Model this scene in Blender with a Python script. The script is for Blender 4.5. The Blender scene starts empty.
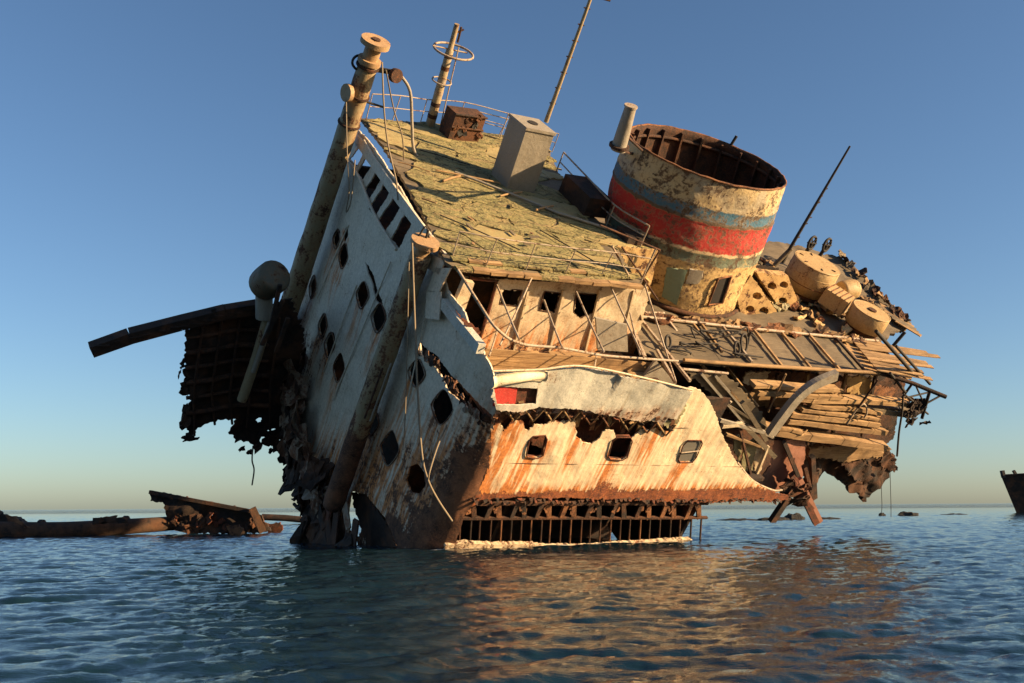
import bpy, math, random
import numpy as np
from mathutils import Vector, Matrix, noise
from mathutils.geometry import delaunay_2d_cdt
R = math.radians
rnd = random.Random(7)
scene = bpy.context.scene
COL = scene.collection

# ------------------------------------------------------------------ camera
F, CX, CY, HORIZON, CAM_H, ROLL = 1000.0, 512.0, 341.5, 506.5, 1.75, math.radians(.38)
TH = math.atan((HORIZON - CY) / F)
cd = bpy.data.cameras.new('camera'); cam = bpy.data.objects.new('camera', cd); COL.objects.link(cam)
cd.sensor_width = 36.0; cd.lens = 36.0 * F / 1024.0
cd.clip_start = 0.1; cd.clip_end = 60000
cam.location = (0, 0, CAM_H); cam.rotation_euler = (Matrix.Rotation(R(90) + TH, 3, 'X') @ Matrix.Rotation(-ROLL, 3, 'Z')).to_euler()
scene.camera = cam
# ------------------------------------------------------------------ sky and sun
SUN_AZ, SUN_EL = 79.0, 13.0       # degrees to the right of straight behind the camera, and above the sea
sun_dir = Vector((math.sin(R(SUN_AZ)) * math.cos(R(SUN_EL)), -math.cos(R(SUN_AZ)) * math.cos(R(SUN_EL)), math.sin(R(SUN_EL))))
world = bpy.data.worlds.new('World'); scene.world = world; world.use_nodes = True
wn = world.node_tree; wn.nodes.clear()
sky = wn.nodes.new('ShaderNodeTexSky'); sky.sky_type = 'NISHITA'; sky.sun_disc = False
sky.sun_elevation = R(SUN_EL); sky.sun_rotation = math.atan2(sun_dir.x, sun_dir.y)
sky.air_density = 0.9; sky.dust_density = 0.65; sky.ozone_density = 3.2
bg = wn.nodes.new('ShaderNodeBackground'); bg.inputs[1].default_value = 0.061
wo = wn.nodes.new('ShaderNodeOutputWorld')
wn.links.new(sky.outputs[0], bg.inputs[0]); wn.links.new(bg.outputs[0], wo.inputs[0])
sl = bpy.data.lights.new('sun', 'SUN'); sl.energy = 5.0; sl.angle = R(0.6); sl.color = (1.0, 0.69, 0.37)
so = bpy.data.objects.new('sun', sl); COL.objects.link(so)
so.rotation_euler = sun_dir.to_track_quat('Z', 'Y').to_euler()
scene.view_settings.view_transform = 'Standard'; scene.view_settings.look = 'None'
scene.view_settings.gamma = 1.0; scene.view_settings.exposure = 1.38
scene.view_settings.use_curve_mapping = False

# ------------------------------------------------------------------ measuring frame of the heeled ship
_c, _s = math.cos(TH), math.sin(TH)
_rc, _rs = math.cos(ROLL), math.sin(ROLL)
def c2w(v):
    v = (v[0] * _rc + v[1] * _rs, -v[0] * _rs + v[1] * _rc, v[2])
    return Vector((v[0], -v[2] * _c - v[1] * _s, v[1] * _c - v[2] * _s))
up = Vector((.4, 1, .57)).normalized()
aft = Vector((1550, -50, -1000)); aft -= up * aft.dot(up); aft.normalize()
port = up.cross(aft)
AX = Matrix((c2w(aft), c2w(port), c2w(up))).transposed()      # ship axes: x aft, y to port, z up
CAM = Vector((0, 0, CAM_H))
def ray(px, py): return c2w(((px - CX) / F, -(py - CY) / F, -1.0))
ORG = CAM + ray(490, 470) * 40.0
AXI = AX.transposed()
CL = AXI @ (CAM - ORG)
def L2W(l): return ORG + AX @ Vector(l)
def P(px, py, x=None, y=None, z=None):
    "point of the ship plane x=, y= or z= measured at a picture position"
    d = AXI @ ray(px, py)
    k, v = (0, x) if x is not None else (1, y) if y is not None else (2, z)
    return CL + d * ((v - CL[k]) / d[k])
def WP(px, py, z=0.0):
    d = ray(px, py); return CAM + d * ((z - CAM_H) / d.z)
def WD(px, py, depth):
    return CAM + ray(px, py) * depth

# ------------------------------------------------------------------ materials
def nd(nt, t, **k):
    n = nt.nodes.new(t)
    for a, b in k.items(): setattr(n, a, b)
    return n
class NT:
    def __init__(s, name):
        s.m = bpy.data.materials.new(name); s.m.use_nodes = True; s.t = s.m.node_tree
        s.b = s.t.nodes['Principled BSDF']; s.tc = s.t.nodes.new('ShaderNodeTexCoord')
    def L(s, a, b): s.t.links.new(a, b)
    def noise(s, scale, detail=6, rough=.6, vec=None, stretch=None, dist=0):
        n = s.t.nodes.new('ShaderNodeTexNoise'); n.inputs['Scale'].default_value = scale
        n.inputs['Detail'].default_value = detail; n.inputs['Roughness'].default_value = rough
        n.inputs['Distortion'].default_value = dist
        v = vec or s.tc.outputs['Object']
        if stretch:
            mp = s.t.nodes.new('ShaderNodeMapping'); mp.inputs['Scale'].default_value = stretch
            s.L(v, mp.inputs[0]); v = mp.outputs[0]
        s.L(v, n.inputs['Vector']); return n.outputs['Fac']
    def math(s, op, a, b=None, clamp=False):
        n = s.t.nodes.new('ShaderNodeMath'); n.operation = op; n.use_clamp = clamp
        for i, v in enumerate((a, b)):
            if v is None: continue
            if isinstance(v, (int, float)): n.inputs[i].default_value = v
            else: s.L(v, n.inputs[i])
        return n.outputs[0]
    def rng(s, v, a, b, c=0, d=1, smooth=False):
        n = s.t.nodes.new('ShaderNodeMapRange'); n.inputs[1].default_value = a; n.inputs[2].default_value = b
        n.inputs[3].default_value = c; n.inputs[4].default_value = d
        if smooth: n.interpolation_type = 'SMOOTHSTEP'
        s.L(v, n.inputs[0]); return n.outputs[0]
    def mix(s, f, a, b):
        n = s.t.nodes.new('ShaderNodeMix'); n.data_type = 'RGBA'
        for i, v in ((0, f), (6, a), (7, b)):
            if isinstance(v, (int, float)): n.inputs[i].default_value = v
            elif isinstance(v, tuple): n.inputs[i].default_value = (*v, 1)
            else: s.L(v, n.inputs[i])
        return n.outputs[2]
    def attr(s, name):
        n = s.t.nodes.new('ShaderNodeAttribute'); n.attribute_name = name; return n.outputs['Fac']
    def bump(s, h, strength=.4, dist=.05, prev=None):
        n = s.t.nodes.new('ShaderNodeBump'); n.inputs['Strength'].default_value = strength; n.inputs['Distance'].default_value = dist
        s.L(h, n.inputs['Height'])
        if prev: s.L(prev, n.inputs['Normal'])
        return n.outputs[0]
    def sep(s):
        n = s.t.nodes.new('ShaderNodeSeparateXYZ'); s.L(s.tc.outputs['Object'], n.inputs[0]); return n.outputs
RUST_D, RUST_M, RUST_O = (.028, .014, .010), (.085, .034, .018), (.30, .105, .03)
def rustcol(n, o=.5, pal=None):
    D_, M_, O_ = pal or (RUST_D, RUST_M, RUST_O)
    a = n.noise(3.1, 8, .7); b = n.noise(13, 5, .7); e = n.noise(.8, 5, .6)
    c = n.mix(n.rng(a, .38, .62), D_, M_)
    c = n.mix(n.math('MULTIPLY', n.rng(e, .48, .62), .55), c, tuple(x * .5 + y * .5 for x, y in zip(M_, O_)))
    return n.mix(n.math('MULTIPLY', n.rng(b, .5, .68), o), c, O_)
PAL_HULL = ((.06, .018, .010), (.19, .052, .020), (.46, .15, .04)); PAL_BR = ((.045, .022, .014), (.14, .060, .032), (.34, .15, .07))
def paint(name, col, wear=0.0, tint=None, rough=.62, orange=.5, sc=1.0, grime=.35, streak=True, pal=None):
    "weathered paint over steel: flakes to rust where noise plus the mesh's own 'rust' attribute is high; 'stain' = run-off streaks"
    n = NT(name)
    big = n.noise(.9 * sc, 9, .66); fine = n.noise(7 * sc, 7, .7); st = n.noise(1, 6, .6, stretch=(5, 5, .45))
    ra = n.attr('rust'); sa = n.attr('stain')
    w = n.math('ADD', n.math('MULTIPLY', big, .5), n.math('MULTIPLY', fine, .3))
    w = n.math('ADD', w, n.math('MULTIPLY', st, .2))
    v = n.math('ADD', n.math('ADD', w, n.math('MULTIPLY', ra, .42)), wear)
    chip = n.rng(n.math('ADD', n.noise(15 * sc, 4, .65), n.math('MULTIPLY', big, .35)), .815, .845)
    m = n.math('MAXIMUM', n.rng(v, .63, .665), n.math('MULTIPLY', chip, .85))
    halo = n.rng(v, .56, .645)
    c = n.mix(n.math('MULTIPLY', n.rng(fine, .35, .7), grime), col, tint or tuple(x * .55 for x in col))
    c = n.mix(n.math('MULTIPLY', n.rng(st, .54, .74), grime * .7), c, tuple(x * y for x, y in zip(col, (.55, .47, .36))))
    c = n.mix(n.math('MULTIPLY', halo, .35), c, (.33, .15, .05))
    sf = n.math('MULTIPLY', n.math('MULTIPLY', sa, 2.8), n.rng(st, .38, .6), clamp=True)
    c = n.mix(n.math('MULTIPLY', sf, .92), c, n.mix(n.rng(fine, .42, .6), (.56, .18, .024), (.38, .11, .02)))
    c = n.mix(m, c, rustcol(n, orange, pal))
    n.L(c, n.b.inputs['Base Color'])
    n.L(n.rng(m, 0, 1, rough, .93), n.b.inputs['Roughness'])
    h = n.math('SUBTRACT', n.math('MULTIPLY', fine, .5), n.math('MULTIPLY', m, .5))
    n.L(n.bump(n.math('ADD', h, n.math('MULTIPLY', n.noise(1.1, 2, .5), 2.2)), .6, .06), n.b.inputs['Normal'])
    return n.m
def rusty(name, orange=.4, base=None, amt=.5):
    n = NT(name); c = rustcol(n, orange)
    if base: c = n.mix(n.math('MULTIPLY', n.rng(n.noise(1.7, 7, .7), .42, .56), amt), c, base)
    n.L(c, n.b.inputs['Base Color']); n.b.inputs['Roughness'].default_value = .92
    n.L(n.bump(n.noise(9, 8, .75), .7, .07), n.b.inputs['Normal']); return n.m
def wood(name, col, dark, axis=(.6, 9, 9)):
    n = NT(name); g = n.noise(1.6, 7, .7, stretch=axis); b = n.noise(.8, 6, .6)
    oi = n.t.nodes.new('ShaderNodeObjectInfo')
    c = n.mix(n.rng(g, .35, .66), dark, col)
    c = n.mix(n.math('MULTIPLY', n.rng(b, .5, .66), .75), c, tuple(x * .45 for x in dark))
    c = n.mix(n.math('MULTIPLY', oi.outputs['Random'], .45), c, tuple(x * .6 for x in dark))
    n.L(c, n.b.inputs['Base Color']); n.b.inputs['Roughness'].default_value = .85
    n.L(n.bump(g, .6, .04), n.b.inputs['Normal']); return n.m
M = {}
M['hull'] = paint('hull_paint', (.76, .68, .49), -.015, tint=(.66, .52, .29), orange=.8, grime=.45, pal=PAL_HULL)
M['bridge'] = paint('bridge_paint', (.70, .61, .47), .018, tint=(.36, .31, .23), orange=.5, grime=.7, pal=PAL_BR)
M['cream'] = paint('cream_paint', (.60, .50, .35), .035, tint=(.36, .28, .18), orange=.5, sc=1.4, grime=.75)
M['greywhite'] = paint('grey_white_paint', (.56, .54, .46), -.005, tint=(.34, .35, .31), orange=.4, grime=.8, sc=1.3)
M['yellow'] = paint('ochre_paint', (.52, .36, .16), .085, tint=(.40, .24, .09), orange=.6, sc=1.5)
M['drum'] = paint('drum_paint', (.44, .31, .14), .062, tint=(.27, .18, .08), orange=.4, sc=1.5, grime=.85)
M['post'] = paint('post_paint', (.30, .24, .14), .08, tint=(.17, .13, .08), orange=.5, sc=1.3, pal=PAL_BR)
M['postcap'] = paint('post_cap_paint', (.42, .27, .14), .05, orange=.5, sc=2, grime=.8)
M['vent'] = paint('vent_paint', (.28, .25, .20), .008, orange=.3, sc=1.5)
M['rail'] = paint('rail_paint', (.40, .34, .26), .09, tint=(.22, .17, .12), orange=.4, sc=2.5, grime=.8)
M['olive'] = paint('olive_paint', (.25, .23, .13), .02, orange=.3, sc=1.5)
M['shadedolive'] = paint('shaded_olive_paint', (.11, .095, .06), .07, tint=(.05, .04, .03), orange=.2, sc=1.2)  # olive of the drum head, darkened for the shade it stands in
M['pink'] = paint('primer_paint', (.34, .16, .11), .0, tint=(.2, .09, .06), orange=.3, sc=1.4)
M['red'] = paint('red_paint', (.52, .025, .02), -.06, tint=(.5, .2, .15), orange=.2, sc=3)
M['green'] = paint('green_paint', (.17, .26, .19), .0, tint=(.35, .3, .16), orange=.3, sc=2.5)
RUST_D, RUST_M, RUST_O = (.020, .011, .008), (.060, .026, .014), (.22, .078, .024); M['rust'] = rusty('rust')
_rd, _rm = RUST_D, RUST_M; RUST_D, RUST_M = (.014, .010, .008), (.034, .020, .014); M['shadedrust'] = rusty('shaded_dark_rust', .08); RUST_D, RUST_M = _rd, _rm  # rust darkened further to stand in for shade on torn and inner plating
M['redrust'] = rusty('red_rust', .4, (.16, .045, .022), .8)
M['orustic'] = rusty('orange_rust', .9, (.26, .11, .045), .8)
M['wood'] = wood('weathered_wood', (.40, .26, .12), (.20, .115, .05))
M['woodlit'] = wood('sunlit_wood', (.50, .33, .16), (.22, .125, .055))  # brighter copy of the weathered wood, sunlight put into its colour
M['woodgrey'] = wood('grey_wood', (.21, .165, .105), (.105, .08, .05))
RUST_D, RUST_M = (.014, .010, .008), (.034, .018, .011); M['mastrust'] = rusty('mast_rust', .25, (.10, .05, .025), .5); RUST_D, RUST_M = (.020, .011, .008), (.060, .026, .014)
M['brrust'] = paint('scaled_rust', (.20, .16, .12), .14, orange=.5, pal=PAL_BR)
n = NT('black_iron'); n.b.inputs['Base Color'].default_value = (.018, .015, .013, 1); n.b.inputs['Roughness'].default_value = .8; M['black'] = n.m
n = NT('rope'); n.b.inputs['Base Color'].default_value = (.20, .16, .11, 1); n.b.inputs['Roughness'].default_value = .95; M['rope'] = n.m
n = NT('reef_stone'); n.L(n.mix(n.rng(n.noise(2.5, 7, .7), .4, .6), (.006, .006, .006), (.018, .017, .014)), n.b.inputs['Base Color']); n.b.inputs['Roughness'].default_value = .8; n.L(n.bump(n.noise(5, 8, .8), 1, .2), n.b.inputs['Normal']); M['reef'] = n.m
n = NT('window_glass'); n.b.inputs['Base Color'].default_value = (.16, .15, .13, 1); n.b.inputs['Roughness'].default_value = .25; M['glass'] = n.m
# mossy canvas covered roof
n = NT('mossy_roof'); a = n.noise(.7, 9, .7); b = n.noise(4.5, 8, .72); g = n.noise(1.2, 6, .7, stretch=(.5, 3, 3), dist=.6); cr = n.noise(.9, 4, .6, dist=1.2, stretch=(.7, 1.6, 1)); crk = n.rng(n.math('ABSOLUTE', n.math('SUBTRACT', cr, .5)), .0, .018, 1, 0)
c = n.mix(n.rng(a, .38, .62), (.33, .28, .12), (.22, .205, .085))
c = n.mix(n.math('MULTIPLY', n.rng(b, .52, .62), .8), c, (.36, .27, .12))
c = n.mix(n.math('MULTIPLY', n.rng(b, .46, .36), .9), c, (.05, .04, .02))
c = n.mix(n.math('MULTIPLY', n.rng(g, .54, .68), .55), c, (.36, .21, .12)); c = n.mix(n.math('MULTIPLY', crk, .85), c, (.03, .024, .014))
n.L(c, n.b.inputs['Base Color']); n.b.inputs['Roughness'].default_value = .95
n.L(n.bump(n.math('SUBTRACT', n.math('ADD', b, n.math('MULTIPLY', g, .8)), n.math('MULTIPLY', crk, .6)), 1.0, .2), n.b.inputs['Normal']); M['moss'] = n.m
M['moss2'] = paint('scuffed_roof', (.34, .27, .12), .04, tint=(.20, .17, .08), orange=.3, sc=1.6, grime=.7)
# funnel with its painted rings (ring colours are paint, by height on the funnel)
n = NT('funnel_paint'); z = n.sep()[2]; wob = n.math('MULTIPLY', n.math('SUBTRACT', n.noise(2.2, 7, .75), .5), .42)
zz = n.math('ADD', z, wob)
big = n.noise(1.0, 9, .68, dist=.4); fine = n.noise(5.5, 8, .72); plate = n.noise(.55, 3, .5)
c = n.mix(n.rng(fine, .35, .65), (.60, .43, .19), (.46, .30, .12))
def ring(c, z0, z1, col, f=None):
    lo = n.rng(zz, z0 - .03, z0 + .03); hi = n.rng(zz, z1 - .03, z1 + .03, 1, 0)
    k = n.math('MULTIPLY', lo, hi)
    if f is not None: k = n.math('MULTIPLY', k, f)
    return n.mix(k, c, col)
c = ring(c, 6.35, 6.95, (.13, .17, .12), n.rng(big, .30, .42)); c = ring(c, 6.95, 7.1, (.55, .42, .25))
c = ring(c, 7.1, 8.55, (.42, .022, .018)); c = ring(c, 7.1, 8.55, (.50, .24, .15), n.math('MULTIPLY', n.math('MULTIPLY', n.rng(fine, .48, .58), n.rng(big, .40, .55)), .9))
c = ring(c, 8.55, 8.75, (.10, .075, .05)); c = ring(c, 8.72, 9.35, (.045, .14, .22), n.rng(n.math('ADD', n.math('MULTIPLY', big, .6), n.math('MULTIPLY', fine, .4)), .60, .50))
c = ring(c, 9.3, 11.5, (.40, .34, .23)); c = ring(c, 9.3, 11.5, (.55, .42, .22), n.rng(plate, .45, .55))
flake = n.rng(n.math('ADD', n.math('MULTIPLY', big, .45), n.math('MULTIPLY', fine, .55)), .53, .575)
edge = n.rng(n.math('ADD', n.math('MULTIPLY', big, .45), n.math('MULTIPLY', fine, .55)), .47, .56)
c = n.mix(n.math('MULTIPLY', edge, .45), c, (.24, .13, .06))
c = n.mix(n.math('MULTIPLY', flake, .8), c, rustcol(n, .35))
n.L(c, n.b.inputs['Base Color']); n.b.inputs['Roughness'].default_value = .7
n.L(n.bump(n.math('SUBTRACT', fine, flake), .8, .09), n.b.inputs['Normal']); M['funnel'] = n.m
# sea
n = NT('sea_water')
n.b.inputs['Base Color'].default_value = (.003, .016, .024, 1); n.b.inputs['IOR'].default_value = 1.333
n.b.inputs['Roughness'].default_value = .05
geo = n.t.nodes.new('ShaderNodeNewGeometry'); fm_ = n.rng(n.math('ADD', n.math('MULTIPLY', n.attr('foam'), .42), n.math('MULTIPLY', n.noise(3.2, 7, .7, vec=geo.outputs['Position'], stretch=(.7, 1.6, 1)), .6)), .60, .70)
n.L(n.mix(fm_, (.007, .024, .036), (.62, .64, .62)), n.b.inputs['Base Color']); n.L(n.rng(fm_, 0, 1, .05, .6), n.b.inputs['Roughness'])
geo = n.t.nodes.new('ShaderNodeNewGeometry'); pos = geo.outputs['Position']
r1 = n.noise(2.3, 6, .6, vec=pos, stretch=(.8, 1.5, 1)); r2 = n.noise(9, 5, .6, vec=pos, stretch=(.75, 1.4, 1)); r3 = n.noise(.35, 5, .55, vec=pos, stretch=(.6, 1.4, 1))
h = n.math('ADD', n.math('MULTIPLY', r1, .55), n.math('ADD', n.math('MULTIPLY', r2, .26), n.math('MULTIPLY', n.noise(27, 3, .6, vec=pos, stretch=(.7, 1.3, 1)), .07))); h = n.math('ADD', h, n.math('MULTIPLY', r3, 1.2))
n.L(n.bump(h, 1.0, .038), n.b.inputs['Normal']); M['sea'] = n.m
_fm = n.m.copy(); M['sea_far'] = _fm
for q in _fm.node_tree.nodes:
    if q.type == 'BUMP': q.inputs['Distance'].default_value = .5

# ------------------------------------------------------------------ mesh helpers
def mk(name, verts, faces, mat, parent=None, smooth=False, attrs=None):
    me = bpy.data.meshes.new(name); me.from_pydata([tuple(v) for v in verts], [], faces); me.update()
    if smooth is True: me.polygons.foreach_set('use_smooth', [True] * len(me.polygons))
    elif smooth: me.polygons.foreach_set('use_smooth', smooth)
    me.materials.append(M[mat])
    for k, vals in (attrs or {}).items():
        a = me.attributes.new(k, 'FLOAT', 'POINT'); a.data.foreach_set('value', vals)
    o = bpy.data.objects.new(name, me); COL.objects.link(o)
    if parent: o.parent = parent
    return o
def tag(o, label, cat, group=None):
    o['label'] = label; o['category'] = cat
    if group: o['group'] = group
    return o
class MB:
    def __init__(s): s.v = []; s.f = []; s.s = []
    def add(s, v, f, sm=False):
        b = len(s.v); s.v += [Vector(p) for p in v]; s.f += [tuple(b + i for i in q) for q in f]; s.s += [sm] * len(f)
    def hexa(s, p):   # eight corners, bottom ring then top ring
        s.add(p, [(3, 2, 1, 0), (4, 5, 6, 7), (0, 1, 5, 4), (1, 2, 6, 5), (2, 3, 7, 6), (3, 0, 4, 7)])
    def beam(s, a, b, w, h, upv=(0, 0, 1), jit=0):
        a = Vector(a); b = Vector(b); d = (b - a).normalized(); u = Vector(upv); u = u - d * u.dot(d)
        if u.length < 1e-4: u = d.orthogonal()
        u.normalize(); r = d.cross(u)
        j = lambda: 1 + rnd.uniform(-jit, jit)
        q = []
        for uu in (-1, 1):
            for (e, rr) in ((a, -1), (b, -1), (b, 1), (a, 1)): q.append(e + r * (rr * w / 2 * j()) + u * (uu * h / 2 * j()) + d * (rnd.uniform(-1, 1) * jit * w))
        s.hexa(q)
    def tube(s, pts, rad, n=8, cap=True):
        pts = [Vector(p) for p in pts]; k = len(pts)
        rad = rad if isinstance(rad, (list, tuple)) else [rad] * k
        t = [(pts[min(i + 1, k - 1)] - pts[max(i - 1, 0)]).normalized() for i in range(k)]
        u = t[0].orthogonal().normalized(); rings = []; V = []; Fc = []
        for i in range(k):
            u = (u - t[i] * u.dot(t[i])).normalized(); w = t[i].cross(u)
            for j in range(n):
                a = 2 * math.pi * j / n; V.append(pts[i] + (u * math.cos(a) + w * math.sin(a)) * rad[i])
        for i in range(k - 1):
            for j in range(n): Fc.append((i * n + j, i * n + (j + 1) % n, (i + 1) * n + (j + 1) % n, (i + 1) * n + j))
        s.add(V, Fc, True)
        if cap:
            s.add(V[:n], [tuple(range(n))[::-1]]); s.add(V[-n:], [tuple(range(n))])
    def build(s, name, mat, parent=None): return mk(name, s.v, s.f, mat, parent, s.s if any(s.s) else False)
def tube(name, pts, r, mat, parent, n=8):
    m = MB(); m.tube(pts, r, n); return m.build(name, mat, parent)
def beam(name, a, b, w, h, mat, parent, upv=(0, 0, 1), jit=0):
    m = MB(); m.beam(a, b, w, h, upv, jit); return m.build(name, mat, parent)
def boxo(name, x0, x1, y0, y1, z0, z1, mat, parent):
    m = MB(); m.hexa([(x0, y0, z0), (x1, y0, z0), (x1, y1, z0), (x0, y1, z0), (x0, y0, z1), (x1, y0, z1), (x1, y1, z1), (x0, y1, z1)]); return m.build(name, mat, parent)
def bezier(pts, n=10):
    "Catmull-Rom through the points"
    pts = [Vector(p) for p in pts]; q = [pts[0] * 2 - pts[1]] + pts + [pts[-1] * 2 - pts[-2]]; out = []
    for i in range(1, len(q) - 2):
        for k in range(n):
            t = k / n; a, b, c, d = q[i - 1:i + 3]
            out.append(.5 * ((2 * b) + (c - a) * t + (2 * a - 5 * b + 4 * c - d) * t * t + (3 * b - a - 3 * c + d) * t ** 3))
    return out + [pts[-1]]
def sag(a, b, d, n=8, side=(0, 0, 0)):
    a, b = Vector(a), Vector(b); dn = AXI @ Vector((0, 0, -1)); sd = Vector(side)
    return [a.lerp(b, i / n) + (dn * d + sd) * (4 * (i / n) * (1 - i / n)) for i in range(n + 1)]
def inpoly(pts, poly):
    x, y = pts[:, 0], pts[:, 1]; ins = np.zeros(len(pts), bool); j = len(poly) - 1
    for i in range(len(poly)):
        xi, yi = poly[i]; xj, yj = poly[j]
        if yi != yj: ins ^= ((yi > y) != (yj > y)) & (x < (xj - xi) * (y - yi) / (yj - yi) + xi)
        j = i
    return ins
def densify(poly, step, jag, rg):
    out = []; k = len(poly)
    for i in range(k):
        a = Vector(poly[i]); b = Vector(poly[(i + 1) % k]); d = b - a; L = d.length
        nn = max(1, int(L / step)); nr = Vector((-d.y, d.x)) / (L or 1)
        for q in range(nn):
            off = 0 if (q == 0 and jag == 0) else (rg.uniform(-1, 1) * jag * (1.0 if rg.random() < .8 else 2.0))
            out.append(tuple(a + d * (q / nn) + nr * off))
    return out
def panel(name, outline, holes, to3d, res, thick, mat, parent, jag=.04, hjag=.02, dent=.04, dsc=.6, rustf=None, stainf=None, seed=1):
    "a sheet cut to an outline with real openings, dented, with thickness"
    rg = random.Random(seed)
    out = densify(outline, res * .55, jag, rg); hs = [densify(h, max(.08, res * .4), hjag, rg) for h in holes]
    V = []; E = []
    for loop in [out] + hs:
        b = len(V); V += loop; E += [(b + i, b + (i + 1) % len(loop)) for i in range(len(loop))]
    B = np.array(V); x0, y0 = B.min(0); x1, y1 = B.max(0)
    gx, gy = np.meshgrid(np.arange(x0, x1, res), np.arange(y0, y1, res))
    nr = np.random.RandomState(seed); g = np.stack([gx.ravel(), gy.ravel()], 1); g += nr.uniform(-.25, .25, g.shape) * res
    k = inpoly(g, out)
    for h in hs: k &= ~inpoly(g, h)
    g = g[k]
    d = np.full(len(g), 9.0)
    for q in B: d = np.minimum(d, np.hypot(g[:, 0] - q[0], g[:, 1] - q[1]))
    g = g[d > res * .35]
    pts = [Vector(v) for v in V] + [Vector(v) for v in g]
    r = delaunay_2d_cdt(pts, E, [], 0, 1e-5)
    pv = np.array([tuple(v) for v in r[0]]); tri = np.array([f for f in r[2] if len(f) == 3])
    cen = pv[tri].mean(1); k = inpoly(cen, out)
    for h in hs: k &= ~inpoly(cen, h)
    tri = tri[k]
    fr, bk, ra, sa = [], [], [], []
    for u, v in pv:
        p, nrm = to3d(u, v); p = Vector(p); nrm = Vector(nrm)
        dd = dent * (noise.noise(p * dsc) + .5 * noise.noise(p * dsc * 2.7 + Vector((5, 1, 3))))
        p = p + nrm * dd; fr.append(p); bk.append(p - nrm * thick)
        ra.append(rustf(u, v, p) if rustf else 0.0); sa.append(stainf(u, v, p) if stainf else 0.0)
    a, b, c = tri[0]; nn = (fr[b] - fr[a]).cross(fr[c] - fr[a])
    if nn.dot(Vector(to3d(*pv[a])[1])) < 0: tri = tri[:, ::-1]
    N = len(fr); faces = [tuple(int(i) for i in t) for t in tri]; sm = [True] * len(faces)
    faces += [tuple(int(i) + N for i in t[::-1]) for t in tri]; sm += [True] * len(tri)
    cnt = {}
    for t in tri:
        for i in range(3):
            e = (int(t[i]), int(t[(i + 1) % 3])); cnt[e] = 1
    vv = fr + bk; ra = ra + ra; sa = sa + sa
    for (i, j) in [e for e in cnt if (e[1], e[0]) not in cnt]:
        q = len(vv); vv += [fr[i], fr[j], bk[j], bk[i]]; ra += [ra[i], ra[j]] * 2; sa += [sa[i], sa[j]] * 2
        faces.append((q + 1, q, q + 3, q + 2)); sm.append(False)
    return mk(name, vv, faces, mat, parent, sm, {'rust': ra, 'stain': sa})
def scrap(name, c, size, mat, par, nrm=(0, 1, 0), lean=.5, long=1.0, th=.05, along=None):
    "a crumpled torn plate: ragged outline, buckled, with thickness"
    c = Vector(c); nn = (Vector(nrm).normalized() + Vector((rnd.uniform(-1, 1), rnd.uniform(-1, 1), rnd.uniform(-1, 1))) * lean).normalized()
    u = Vector(along) - nn * Vector(along).dot(nn) if along else nn.orthogonal()
    u.normalize(); w = nn.cross(u); k = 11; V = [c + nn * rnd.uniform(-.15, .15) * size]; r2 = []
    for ring in (.5, 1.0):
        for i in range(k):
            a = 2 * math.pi * i / k; r = size * ring * (rnd.uniform(.55, 1.15) if ring == 1 else rnd.uniform(.8, 1.1))
            V.append(c + u * (math.cos(a) * r * long) + w * (math.sin(a) * r) + nn * (rnd.uniform(-.28, .28) * size * ring))
    N = len(V); V += [p - nn * th for p in V]; Fq = []
    for i in range(k):
        j = (i + 1) % k; Fq += [(0, 1 + i, 1 + j), (1 + i, 1 + k + i, 1 + k + j, 1 + j)]
    Fq += [tuple(N + q for q in f[::-1]) for f in Fq]
    for i in range(k): j = (i + 1) % k; Fq.append((1 + k + j, 1 + k + i, N + 1 + k + i, N + 1 + k + j))
    return mk(name, V, Fq, mat, par)
def planar(kind, val, sign):
    if kind == 'y': return lambda u, v: ((u, val, v), (0, sign, 0))
    if kind == 'x': return lambda u, v: ((val, u, v), (sign, 0, 0))
    return lambda u, v: ((u, v, val), (0, 0, sign))
def Y(y, pts): return [(lambda q: (q.x, q.z))(P(a, b, y=y)) for a, b in pts]
def X(x, pts): return [(lambda q: (q.y, q.z))(P(a, b, x=x)) for a, b in pts]
def Z(z, pts): return [(lambda q: (q.x, q.y))(P(a, b, z=z)) for a, b in pts]
def sstep(a, b, x):
    t = min(1, max(0, (x - a) / (b - a))); return t * t * (3 - 2 * t)
def smoothramp(x, a, b): return sstep(a, b, x)

# ------------------------------------------------------------------ sea
def wave_tile(n, L, amp, wdir, lmin, seed, Lp, spread=3):
    rs = np.random.RandomState(seed); k = np.fft.fftfreq(n, L / n) * 2 * np.pi
    kx, ky = np.meshgrid(k, k); kk = np.hypot(kx, ky); kk[0, 0] = 1
    lam = 2 * np.pi / kk; cs = (kx * wdir[0] + ky * wdir[1]) / kk
    S = np.where((lam > lmin) & (lam < L / 3), lam ** 2.2 * np.exp(-(lam / Lp) ** 2), 0) * np.abs(cs) ** spread
    S[0, 0] = 0
    sp = np.sqrt(S) * np.exp(2j * np.pi * rs.rand(n, n))
    h = np.real(np.fft.ifft2(sp)); s = h.std(); h *= amp / s
    dx = np.real(np.fft.ifft2(-1j * sp * kx / kk)) * amp / s; dy = np.real(np.fft.ifft2(-1j * sp * ky / kk)) * amp / s
    return h, dx, dy
def sample(t, L, x, y):
    n = t[0].shape[0]; fx = (x / L * n) % n; fy = (y / L * n) % n
    i = fx.astype(int) % n; j = fy.astype(int) % n; a = fx - np.floor(fx); b = fy - np.floor(fy); i1 = (i + 1) % n; j1 = (j + 1) % n
    return [q[j, i] * (1 - a) * (1 - b) + q[j, i1] * a * (1 - b) + q[j1, i] * (1 - a) * b + q[j1, i1] * a * b for q in t]
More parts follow.
